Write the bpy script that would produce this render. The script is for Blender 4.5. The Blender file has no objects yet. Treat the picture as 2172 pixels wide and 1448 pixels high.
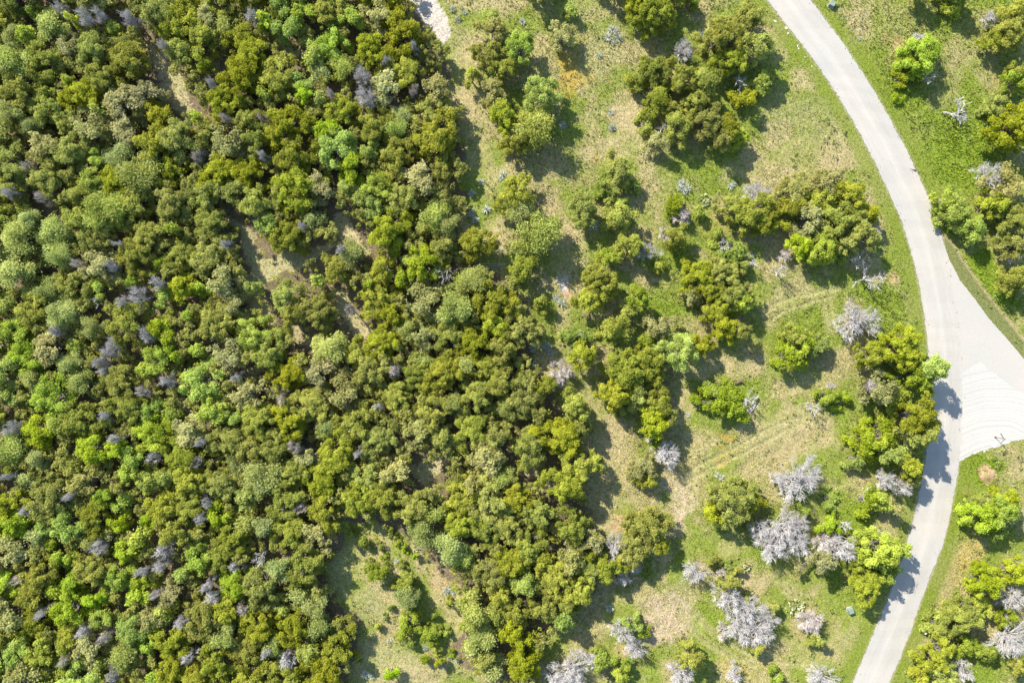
import bpy, math, random
import numpy as np
from mathutils import Vector, Matrix

SC = bpy.context.scene
COL = SC.collection
# ------------------------------------------------------------------ camera, sky, sun, exposure
CAM_H = 120.0          # drone height above the ground, metres
PPM = 12.5             # photo pixels per metre on the ground
cam = bpy.data.cameras.new('camera'); cam_o = bpy.data.objects.new('camera', cam); COL.objects.link(cam_o)
cam.sensor_width = 36.0
cam.lens = 36.0 * CAM_H / (2172 / PPM)
cam.clip_end = 6000; cam.clip_start = 1.0
cam_o.location = (0, 0, CAM_H)
SC.camera = cam_o

SUN_EL = math.radians(37.0)
SHX, SHY = 0.66, -0.75                       # way the shadows fall on the ground
n_ = math.hypot(SHX, SHY); SHX /= n_; SHY /= n_
w = bpy.data.worlds.new('World'); SC.world = w; w.use_nodes = True
nt = w.node_tree; nt.nodes.clear()
sky = nt.nodes.new('ShaderNodeTexSky'); sky.sky_type = 'NISHITA'; sky.sun_disc = False
sky.ozone_density = 1.6; sky.dust_density = .4; sky.sun_elevation = SUN_EL; sky.sun_rotation = math.atan2(-SHX, -SHY)
bg = nt.nodes.new('ShaderNodeBackground'); bg.inputs['Strength'].default_value = 0.15
wo = nt.nodes.new('ShaderNodeOutputWorld')
nt.links.new(sky.outputs[0], bg.inputs[0]); nt.links.new(bg.outputs[0], wo.inputs[0])
sun = bpy.data.lights.new('sun', 'SUN'); sun.energy = 4.9; sun.angle = math.radians(0.53); sun.color = (1.0, 0.955, 0.87)
sun_o = bpy.data.objects.new('sun', sun); COL.objects.link(sun_o)
dv = Vector((SHX * math.cos(SUN_EL), SHY * math.cos(SUN_EL), -math.sin(SUN_EL)))
sun_o.rotation_euler = dv.to_track_quat('-Z', 'Y').to_euler()
sun_o.location = (-60, 60, 80)
vs = SC.view_settings
vs.view_transform = 'Standard'; vs.look = 'None'; vs.gamma = 1.0; vs.use_curve_mapping = False
vs.exposure = 0.98

# ------------------------------------------------------------------ helpers
RNG = np.random.default_rng(7)
random.seed(7)

def W(px, py, h=0.0):
    f = (CAM_H - h) / CAM_H
    return ((px - 1086) / PPM * f, -(py - 724) / PPM * f)

def tag(o, label=None, cat=None, group=None, kind=None):
    if label: o['label'] = label
    if cat: o['category'] = cat
    if group: o['group'] = group
    if kind: o['kind'] = kind
    return o

def mesh_np(name, V, F, mat, attr=None, col=None, smooth=False):
    """V (n,3); F list of arrays (m,k) of faces."""
    me = bpy.data.meshes.new(name)
    V = np.asarray(V, dtype=np.float32)
    if not isinstance(F, (list, tuple)): F = [F]
    F = [np.asarray(f, dtype=np.int32) for f in F if len(f)]
    loops = np.concatenate([f.ravel() for f in F])
    sizes = np.concatenate([np.full(len(f), f.shape[1], dtype=np.int32) for f in F])
    starts = np.concatenate([[0], np.cumsum(sizes)[:-1]]).astype(np.int32)
    me.vertices.add(len(V)); me.vertices.foreach_set('co', V.ravel())
    me.loops.add(len(loops)); me.loops.foreach_set('vertex_index', loops)
    me.polygons.add(len(sizes)); me.polygons.foreach_set('loop_start', starts); me.polygons.foreach_set('loop_total', sizes)
    me.polygons.foreach_set('use_smooth', np.full(len(sizes), bool(smooth)))
    if attr is not None:
        a = me.attributes.new('tint', 'FLOAT', 'POINT'); a.data.foreach_set('value', np.asarray(attr, dtype=np.float32))
    if col is not None:
        a = me.attributes.new('col', 'FLOAT_COLOR', 'POINT')
        c4 = np.ones((len(V), 4), dtype=np.float32); c4[:, :3] = col
        a.data.foreach_set('color', c4.ravel())
    me.update(calc_edges=True); me.validate()
    if mat: me.materials.append(mat)
    return me

def obj(name, me, parent=None):
    o = bpy.data.objects.new(name, me); COL.objects.link(o)
    if parent: o.parent = parent
    return o

def empty(name, loc=(0, 0, 0), rz=0.0, scale=(1, 1, 1)):
    o = bpy.data.objects.new(name, None); COL.objects.link(o)
    o.location = loc; o.rotation_euler = (0, 0, rz); o.scale = scale; o.empty_display_size = 0.2
    return o

class MB:
    def __init__(s): s.V = []; s.F = {}; s.n = 0; s.T = []
    def add(s, V, F, tint=0.5):
        V = np.asarray(V, dtype=float); F = np.asarray(F)
        s.V.append(V); s.F.setdefault(F.shape[1], []).append(F + s.n); s.n += len(V)
        s.T.append(np.broadcast_to(np.asarray(tint, dtype=float), (len(V),)))
    def mesh(s, name, mat, smooth=False):
        return mesh_np(name, np.concatenate(s.V), [np.concatenate(v) for v in s.F.values()], mat, attr=np.concatenate(s.T), smooth=smooth)

def tube(mb, P, R, sides=5, tint=0.5, cap=True):
    P = np.asarray(P, dtype=float); R = np.asarray(R, dtype=float); n = len(P)
    T = np.gradient(P, axis=0); T /= np.linalg.norm(T, axis=1)[:, None] + 1e-9
    up = np.array([0, 0, 1.0]) if abs(T[0, 2]) < .8 else np.array([1.0, 0, 0])
    A = np.cross(T, up); A /= np.linalg.norm(A, axis=1)[:, None] + 1e-9
    B = np.cross(T, A)
    th = np.arange(sides) / sides * 2 * np.pi
    V = P[:, None] + R[:, None, None] * (A[:, None] * np.cos(th)[None, :, None] + B[:, None] * np.sin(th)[None, :, None])
    V = V.reshape(-1, 3)
    i = np.arange(n - 1)[:, None] * sides; j = np.arange(sides)[None]
    F = np.stack([i + j, i + (j + 1) % sides, i + sides + (j + 1) % sides, i + sides + j], -1).reshape(-1, 4)
    mb.add(V, F, tint)
    if cap: mb.add(V[-sides:], np.arange(sides)[None], tint)

def prisms(mb, A, B, r0, r1, tint=0.5):
    """many straight tapered three-sided twigs from A to B at once"""
    A = np.asarray(A); B = np.asarray(B); m = len(A)
    d = B - A; d /= np.linalg.norm(d, axis=1)[:, None] + 1e-9
    ref = np.where(np.abs(d[:, 2:3]) < .8, np.array([[0, 0, 1.0]]), np.array([[1.0, 0, 0]]))
    u = np.cross(d, ref); u /= np.linalg.norm(u, axis=1)[:, None] + 1e-9
    v = np.cross(d, u)
    th = np.arange(3) / 3 * 2 * np.pi
    ring = u[:, None] * np.cos(th)[None, :, None] + v[:, None] * np.sin(th)[None, :, None]
    r0 = np.broadcast_to(r0, (m,)); r1 = np.broadcast_to(r1, (m,))
    V = np.concatenate([A[:, None] + ring * r0[:, None, None], B[:, None] + ring * r1[:, None, None]], 1).reshape(-1, 3)
    b = np.arange(m)[:, None] * 6
    F = np.concatenate([b + np.array([[0, 1, 4, 3]]), b + np.array([[1, 2, 5, 4]]), b + np.array([[2, 0, 3, 5]])], 0)
    mb.add(V, F, np.repeat(np.broadcast_to(tint, (m,)), 6))

def rdir(rng, n):
    d = rng.normal(size=(n, 3)); return d / np.linalg.norm(d, axis=1)[:, None]

def leaves(rng, P, N, size, aspect=1.4):
    """rhombic leaf sprays centred at P facing N"""
    m = len(P)
    t = np.cross(N, rdir(rng, m)); t /= np.linalg.norm(t, axis=1)[:, None] + 1e-9
    b = np.cross(N, t)
    s = np.broadcast_to(size, (m,))[:, None]
    bend = N * s * rng.uniform(-.35, .1, (m, 1))
    V = np.stack([P + t * s * aspect + bend, P + b * s, P - t * s * aspect + bend, P - b * s], 1).reshape(-1, 3)
    F = np.arange(m * 4).reshape(m, 4)
    return V, F

# lattice noise
_TAB = np.random.default_rng(99).random((256, 256))
def vnoise(x, y):
    xi = np.floor(x).astype(int); yi = np.floor(y).astype(int); fx = x - xi; fy = y - yi
    fx = fx * fx * (3 - 2 * fx); fy = fy * fy * (3 - 2 * fy)
    g = lambda a, b: _TAB[a & 255, b & 255]
    return (g(xi, yi) * (1 - fx) + g(xi + 1, yi) * fx) * (1 - fy) + (g(xi, yi + 1) * (1 - fx) + g(xi + 1, yi + 1) * fx) * fy
def fbm(x, y, o=4):
    s = 0; a = .5; t = 0
    for k in range(o):
        s = s + a * vnoise(x * 2 ** k + 17.3 * k, y * 2 ** k - 9.1 * k); t += a; a *= .5
    return s / t
def inside(poly, X, Y):
    poly = np.asarray(poly, dtype=float); r = np.zeros(X.shape, dtype=bool)
    x0, y0 = poly[-1]
    for x1, y1 in poly:
        c = ((y1 > Y) != (y0 > Y)) & (X < (x0 - x1) * (Y - y1) / (y0 - y1 + 1e-12) + x1)
        r ^= c; x0, y0 = x1, y1
    return r
def pdist(line, X, Y):
    d = np.full(X.shape, 1e9)
    for (x0, y0), (x1, y1) in zip(line[:-1], line[1:]):
        dx, dy = x1 - x0, y1 - y0
        t = np.clip(((X - x0) * dx + (Y - y0) * dy) / (dx * dx + dy * dy + 1e-9), 0, 1)
        d = np.minimum(d, np.hypot(X - x0 - t * dx, Y - y0 - t * dy))
    return d
def smooth01(e0, e1, x):
    t = np.clip((x - e0) / (e1 - e0), 0, 1); return t * t * (3 - 2 * t)
def spline(pts, n=8):
    pts = np.asarray(pts, dtype=float); P = np.vstack([2 * pts[0] - pts[1], pts, 2 * pts[-1] - pts[-2]]); out = []
    for i in range(1, len(P) - 2):
        for t in np.arange(n) / n:
            a, b, c, d = P[i - 1], P[i], P[i + 1], P[i + 2]
            out.append(.5 * (2 * b + (c - a) * t + (2 * a - 5 * b + 4 * c - d) * t ** 2 + (3 * b - a - 3 * c + d) * t ** 3))
    out.append(pts[-1]); return np.array(out)

# ------------------------------------------------------------------ materials
def newmat(name):
    m = bpy.data.materials.new(name); m.use_nodes = True
    t = m.node_tree; t.nodes.clear()
    out = t.nodes.new('ShaderNodeOutputMaterial')
    return m, t, out
def N_(t, k, **kw):
    n = t.nodes.new(k)
    for a, b in kw.items(): setattr(n, a, b)
    return n
def leafmat(name, dark, mid, light, hue=0.02, val=0.35, trans=0.32):
    m, t, out = newmat(name)
    at = N_(t, 'ShaderNodeAttribute', attribute_name='tint')
    rp = N_(t, 'ShaderNodeValToRGB'); e = rp.color_ramp.elements
    e[0].position = 0.0; e[0].color = (*dark, 1); e[1].position = 1.0; e[1].color = (*light, 1)
    k = e.new(0.5); k.color = (*mid, 1)
    t.links.new(at.outputs['Fac'], rp.inputs[0])
    oi = N_(t, 'ShaderNodeObjectInfo')
    hs = N_(t, 'ShaderNodeHueSaturation')
    mr = N_(t, 'ShaderNodeMapRange'); mr.inputs[3].default_value = .5 - hue; mr.inputs[4].default_value = .5 + hue
    t.links.new(oi.outputs['Random'], mr.inputs[0]); t.links.new(mr.outputs[0], hs.inputs['Hue'])
    ml = N_(t, 'ShaderNodeMath', operation='MULTIPLY'); ml.inputs[1].default_value = 7.31
    fr = N_(t, 'ShaderNodeMath', operation='FRACT'); t.links.new(oi.outputs['Random'], ml.inputs[0]); t.links.new(ml.outputs[0], fr.inputs[0])
    m2 = N_(t, 'ShaderNodeMapRange'); m2.inputs[3].default_value = 1 - val * .55; m2.inputs[4].default_value = 1 + val * .45
    t.links.new(fr.outputs[0], m2.inputs[0]); t.links.new(m2.outputs[0], hs.inputs['Value'])
    ms = N_(t, 'ShaderNodeMath', operation='MULTIPLY'); ms.inputs[1].default_value = 13.7
    fs = N_(t, 'ShaderNodeMath', operation='FRACT'); t.links.new(oi.outputs['Random'], ms.inputs[0]); t.links.new(ms.outputs[0], fs.inputs[0])
    m3 = N_(t, 'ShaderNodeMapRange'); m3.inputs[3].default_value = .84; m3.inputs[4].default_value = 1.06
    t.links.new(fs.outputs[0], m3.inputs[0]); t.links.new(m3.outputs[0], hs.inputs['Saturation'])
    t.links.new(rp.outputs[0], hs.inputs['Color'])
    p = N_(t, 'ShaderNodeBsdfPrincipled'); p.inputs['Roughness'].default_value = .6; p.inputs['Specular IOR Level'].default_value = .08
    tr = N_(t, 'ShaderNodeBsdfTranslucent'); mx = N_(t, 'ShaderNodeMixShader'); mx.inputs[0].default_value = trans
    t.links.new(hs.outputs[0], p.inputs['Base Color']); t.links.new(hs.outputs[0], tr.inputs[0])
    t.links.new(p.outputs[0], mx.inputs[1]); t.links.new(tr.outputs[0], mx.inputs[2]); t.links.new(mx.outputs[0], out.inputs[0])
    return m
def barkmat(name, a, b, scale=6.0, rough=.9):
    m, t, out = newmat(name)
    tc = N_(t, 'ShaderNodeTexCoord'); nz = N_(t, 'ShaderNodeTexNoise'); nz.inputs['Scale'].default_value = scale
    nz.inputs['Detail'].default_value = 5
    rp = N_(t, 'ShaderNodeValToRGB'); rp.color_ramp.elements[0].color = (*a, 1); rp.color_ramp.elements[1].color = (*b, 1)
    rp.color_ramp.elements[0].position = .3; rp.color_ramp.elements[1].position = .7
    p = N_(t, 'ShaderNodeBsdfPrincipled'); p.inputs['Roughness'].default_value = rough; p.inputs['Specular IOR Level'].default_value = .2
    t.links.new(tc.outputs['Object'], nz.inputs['Vector']); t.links.new(nz.outputs[0], rp.inputs[0])
    t.links.new(rp.outputs[0], p.inputs['Base Color']); t.links.new(p.outputs[0], out.inputs[0])
    return m
def groundmat(name, scale, lo, hi, bump, bscale):
    m, t, out = newmat(name)
    at = N_(t, 'ShaderNodeAttribute', attribute_name='col')
    tc = N_(t, 'ShaderNodeTexCoord')
    nz = N_(t, 'ShaderNodeTexNoise'); nz.inputs['Scale'].default_value = scale; nz.inputs['Detail'].default_value = 6; nz.inputs['Roughness'].default_value = .7
    t.links.new(tc.outputs['Object'], nz.inputs['Vector'])
    mr = N_(t, 'ShaderNodeMapRange'); mr.inputs[1].default_value = .3; mr.inputs[2].default_value = .7
    mr.inputs[3].default_value = lo; mr.inputs[4].default_value = hi
    t.links.new(nz.outputs[0], mr.inputs[0])
    mm = N_(t, 'ShaderNodeVectorMath', operation='SCALE'); t.links.new(at.outputs['Color'], mm.inputs[0]); t.links.new(mr.outputs[0], mm.inputs['Scale'])
    p = N_(t, 'ShaderNodeBsdfPrincipled'); p.inputs['Roughness'].default_value = .95; p.inputs['Specular IOR Level'].default_value = .1
    n2 = N_(t, 'ShaderNodeTexNoise'); n2.inputs['Scale'].default_value = bscale; n2.inputs['Detail'].default_value = 4
    t.links.new(tc.outputs['Object'], n2.inputs['Vector'])
    bp = N_(t, 'ShaderNodeBump'); bp.inputs['Strength'].default_value = bump; bp.inputs['Distance'].default_value = .15
    t.links.new(n2.outputs[0], bp.inputs['Height']); t.links.new(bp.outputs[0], p.inputs['Normal'])
    t.links.new(mm.outputs[0], p.inputs['Base Color']); t.links.new(p.outputs[0], out.inputs[0])
    return m
def plain(name, c, rough=.6, var=.12, scale=3.0, metal=0.0):
    m, t, out = newmat(name)
    tc = N_(t, 'ShaderNodeTexCoord'); nz = N_(t, 'ShaderNodeTexNoise'); nz.inputs['Scale'].default_value = scale; nz.inputs['Detail'].default_value = 6
    t.links.new(tc.outputs['Object'], nz.inputs['Vector'])
    rp = N_(t, 'ShaderNodeValToRGB')
    rp.color_ramp.elements[0].color = (*[x * (1 - var) for x in c], 1); rp.color_ramp.elements[1].color = (*[min(1, x * (1 + var)) for x in c], 1)
    rp.color_ramp.elements[0].position = .35; rp.color_ramp.elements[1].position = .65
    t.links.new(nz.outputs[0], rp.inputs[0])
    p = N_(t, 'ShaderNodeBsdfPrincipled'); p.inputs['Roughness'].default_value = rough; p.inputs['Metallic'].default_value = metal
    t.links.new(rp.outputs[0], p.inputs['Base Color']); t.links.new(p.outputs[0], out.inputs[0])
    return m

M = {}
M['juniper'] = leafmat('juniper_leaf', (.27, .285, .03), (.42, .44, .05), (.555, .565, .075), hue=.010, val=.34, trans=.5)
M['juniper_dry'] = leafmat('juniper_dry_leaf', (.33, .32, .09), (.48, .46, .15), (.61, .58, .22), hue=.010, val=.3, trans=.5)
M['oak'] = leafmat('oak_leaf', (.30, .37, .035), (.45, .55, .06), (.58, .66, .10), hue=.012, val=.28, trans=.5)
M['mesquite'] = leafmat('mesquite_leaf', (.32, .355, .08), (.47, .51, .13), (.60, .63, .19), hue=.012, val=.28, trans=.5)
M['lime'] = leafmat('lime_leaf', (.33, .385, .03), (.48, .54, .05), (.60, .64, .08), hue=.010, val=.25, trans=.5)
M['shrub'] = leafmat('shrub_leaf', (.25, .305, .03), (.39, .46, .05), (.52, .58, .085), hue=.014, val=.3, trans=.5)
M['under'] = leafmat('undergrowth_leaf', (.28, .26, .07), (.40, .385, .075), (.52, .505, .10), val=.1, trans=.5)
M['weed'] = leafmat('weed_leaf', (.18, .23, .03), (.29, .34, .055), (.42, .44, .12), val=.1, trans=.45)
M['agave'] = leafmat('agave_leaf', (.32, .345, .25), (.45, .47, .345), (.57, .585, .46), hue=.02, val=.25, trans=.1)
M['cactus'] = leafmat('cactus_pad', (.25, .28, .11), (.38, .41, .19), (.50, .52, .29), hue=.015, val=.25, trans=.05)
M['bark'] = barkmat('juniper_bark', (.13, .10, .085), (.30, .26, .235))
M['bark_oak'] = barkmat('oak_bark', (.12, .10, .085), (.28, .25, .22))
M['deadwood'] = barkmat('dead_wood', (.31, .28, .255), (.53, .49, .45), 4.0)
M['deadtwig'] = barkmat('dead_twig', (.41, .38, .355), (.63, .59, .555), 1.5)
M['deadtan'] = barkmat('dead_twig_tan', (.44, .38, .33), (.66, .58, .52), 1.5)
M['ground'] = groundmat('ground_soil', 2.6, .50, 1.26, .9, 5.0)
M['grass'] = groundmat('grass_blades', 1.6, .62, 1.20, 0.0, 5.0)
M['box'] = plain('box_green_paint', (.20, .245, .19), .8)
M['boxbase'] = plain('box_concrete_base', (.40, .39, .36), .9)
M['sign_red'] = plain('sign_post_rust', (.20, .07, .05), .6)
M['sign_blade'] = plain('sign_blade_green', (.10, .16, .11), .45)
M['white'] = plain('white_plastic', (.75, .76, .75), .4, .05)
M['stone'] = plain('limestone', (.52, .47, .38), .95, .25, 2.5)
M['crumb'] = plain('dirt_crumb', (.20, .155, .115), .95, .5, 1.5)
M['darkwood'] = plain('stump_wood', (.12, .085, .06), .95, .4, 5)

def roadmat(name, base, warm, stain):
    m, t, out = newmat(name)
    tc = N_(t, 'ShaderNodeTexCoord')
    n1 = N_(t, 'ShaderNodeTexNoise'); n1.inputs['Scale'].default_value = .12; n1.inputs['Detail'].default_value = 5; n1.inputs['Roughness'].default_value = .65
    n2 = N_(t, 'ShaderNodeTexNoise'); n2.inputs['Scale'].default_value = 3.5; n2.inputs['Detail'].default_value = 7; n2.inputs['Roughness'].default_value = .75
    for n in (n1, n2): t.links.new(tc.outputs['Object'], n.inputs['Vector'])
    at = N_(t, 'ShaderNodeAttribute', attribute_name='tint')       # across the road: tyre bands
    r1 = N_(t, 'ShaderNodeValToRGB'); e = r1.color_ramp.elements
    e[0].position = .35; e[0].color = (*base, 1); e[1].position = .68; e[1].color = (*warm, 1)
    t.links.new(n1.outputs[0], r1.inputs[0])
    mr = N_(t, 'ShaderNodeMapRange'); mr.inputs[1].default_value = .3; mr.inputs[2].default_value = .7; mr.inputs[3].default_value = 1 - stain; mr.inputs[4].default_value = 1 + stain
    t.links.new(n2.outputs[0], mr.inputs[0])
    mu = N_(t, 'ShaderNodeMath', operation='MULTIPLY'); t.links.new(mr.outputs[0], mu.inputs[0]); t.links.new(at.outputs['Fac'], mu.inputs[1])
    sc = N_(t, 'ShaderNodeVectorMath', operation='SCALE'); t.links.new(r1.outputs[0], sc.inputs[0]); t.links.new(mu.outputs[0], sc.inputs['Scale'])
    p = N_(t, 'ShaderNodeBsdfPrincipled'); p.inputs['Roughness'].default_value = .85; p.inputs['Specular IOR Level'].default_value = .3
    bp = N_(t, 'ShaderNodeBump'); bp.inputs['Strength'].default_value = .25; bp.inputs['Distance'].default_value = .03
    t.links.new(n2.outputs[0], bp.inputs['Height']); t.links.new(bp.outputs[0], p.inputs['Normal'])
    t.links.new(sc.outputs[0], p.inputs['Base Color']); t.links.new(p.outputs[0], out.inputs[0])
    return m
M['road'] = roadmat('brushed_concrete', (.385, .362, .316), (.43, .385, .322), .08)
M['pad'] = roadmat('white_caliche_gravel', (.43, .405, .355), (.465, .432, .372), .12)

# ------------------------------------------------------------------ layout traced from the photograph (pixels on the ground)
ROAD_L = [(1560, -80), (1629, 3), (1661, 45), (1694, 86), (1724, 125), (1749, 161), (1774, 198), (1799, 240), (1820, 276), (1841, 316), (1864, 362), (1893, 424), (1911, 467), (1926, 512),
          (1939, 557), (1949, 600), (1957, 644), (1963, 687), (1967, 724), (1970, 770), (1972, 830), (1971, 890), (1966, 941), (1962, 980), (1954, 1020), (1944, 1074), (1935, 1110), (1919, 1168),
          (1897, 1232), (1869, 1306), (1854, 1340), (1836, 1383), (1809, 1447), (1770, 1540)]
ROAD_R = [(1652, -80), (1718, 0), (1749, 40), (1784, 87), (1814, 132), (1844, 178), (1867, 217), (1894, 265), (1919, 311), (1941, 358), (1946, 369), (1971, 424), (1988, 472), (2000, 512),
          (2010, 557), (2018, 600), (2025, 644), (2031, 687), (2036, 724), (2039, 770), (2041, 830), (2040, 890), (2038, 941), (2034, 980), (2028, 1020), (2019, 1074), (2011, 1112), (1996, 1165),
          (1975, 1216), (1951, 1280), (1934, 1331), (1913, 1384), (1886, 1447), (1845, 1540)]
APRON = [(1996, 500), (2014, 552), (2036, 594), (2074, 642), (2099, 677), (2136, 718), (2172, 762), (2230, 822), (2290, 905), (2230, 870), (2172, 834), (2150, 822), (2120, 800), (2095, 781), (2079, 766), (2060, 778), (2030, 795), (2024, 740), (2016, 660), (2006, 580), (1990, 520)]
PAD = [(2028, 985), (2032, 890), (2033, 830), (2036, 792), (2060, 773), (2079, 763), (2096, 779), (2120, 798), (2150, 820), (2172, 832), (2230, 868), (2290, 903), (2290, 945), (2172, 932), (2150, 935), (2118, 947), (2086, 954), (2062, 963), (2045, 974)]
DITCH = [(1996, 494), (2019, 514), (2044, 554), (2079, 604), (2119, 657), (2172, 721), (2240, 800), (2240, 845), (2172, 766), (2136, 722), (2099, 681), (2074, 646), (2036, 598), (2014, 556), (2002, 520)]
FOREST = [(-150, -150), (830, -150), (864, 0), (894, 50), (930, 110), (945, 170), (965, 230), (975, 300), (975, 380), (985, 420), (960, 470), (1000, 560), (1060, 590), (1100, 640), (1130, 700), (1120, 760), (1160, 830), (1220, 880),
          (1230, 960), (1240, 1050), (1255, 1110), (1290, 1180), (1260, 1240), (1210, 1280), (1170, 1330), (1130, 1400), (1100, 1600), (-150, 1600)]
GLADES = [
    [(715, 1095), (790, 1105), (850, 1130), (935, 1200), (990, 1262), (980, 1300), (960, 1380), (1050, 1448), (1050, 1600), (735, 1600), (735, 1448), (760, 1330), (700, 1240), (690, 1200), (725, 1180)],
    [(296, 70), (326, 82), (356, 140), (395, 185), (422, 240), (398, 258), (358, 215), (322, 155)],
    [(462, 420), (496, 440), (535, 500), (565, 545), (640, 530), (700, 515), (715, 530), (640, 570), (560, 600), (560, 660), (600, 690), (585, 705), (535, 655), (505, 600), (535, 565), (505, 510)],
    [(555, 45), (580, 55), (640, 115), (650, 135), (625, 130), (570, 80)],
    [(692, 455), (724, 446), (785, 530), (756, 550)],
    [(690, 600), (730, 610), (790, 690), (765, 720), (720, 690)],
    [(620, 690), (650, 690), (660, 730), (630, 735)],
    [(530, 780), (560, 770), (570, 795), (540, 805)],
    [(860, 985), (905, 970), (950, 960), (945, 1000), (890, 1030)],
    [(1100, 960), (1150, 980), (1150, 1020), (1105, 1020)],
    [(400, 120), (470, 90), (475, 120), (430, 150)],
]
TRACKS = [spline([(1622, 665), (1645, 643), (1690, 629), (1740, 617), (1775, 612)]), spline([(1632, 682), (1655, 662), (1690, 648), (1740, 634), (1765, 628)]),
          spline([(1465, 998), (1500, 975), (1560, 948), (1610, 917), (1665, 893), (1700, 886)]), spline([(1470, 1012), (1520, 985), (1570, 962), (1630, 930), (1680, 905)]),
          spline([(1445, 1240), (1470, 1290), (1500, 1330), (1560, 1370), (1640, 1400), (1700, 1406)]), spline([(1440, 1290), (1470, 1335), (1520, 1375), (1600, 1410)]),
          spline([(1745, 640), (1752, 670), (1757, 700)]), spline([(1758, 640), (1765, 675), (1768, 700)])]
GRAVEL_PATH = [(840, -60), (922, -60), (930, 5), (945, 40), (954, 74), (938, 92), (912, 66), (886, 32), (856, 0)]

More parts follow.
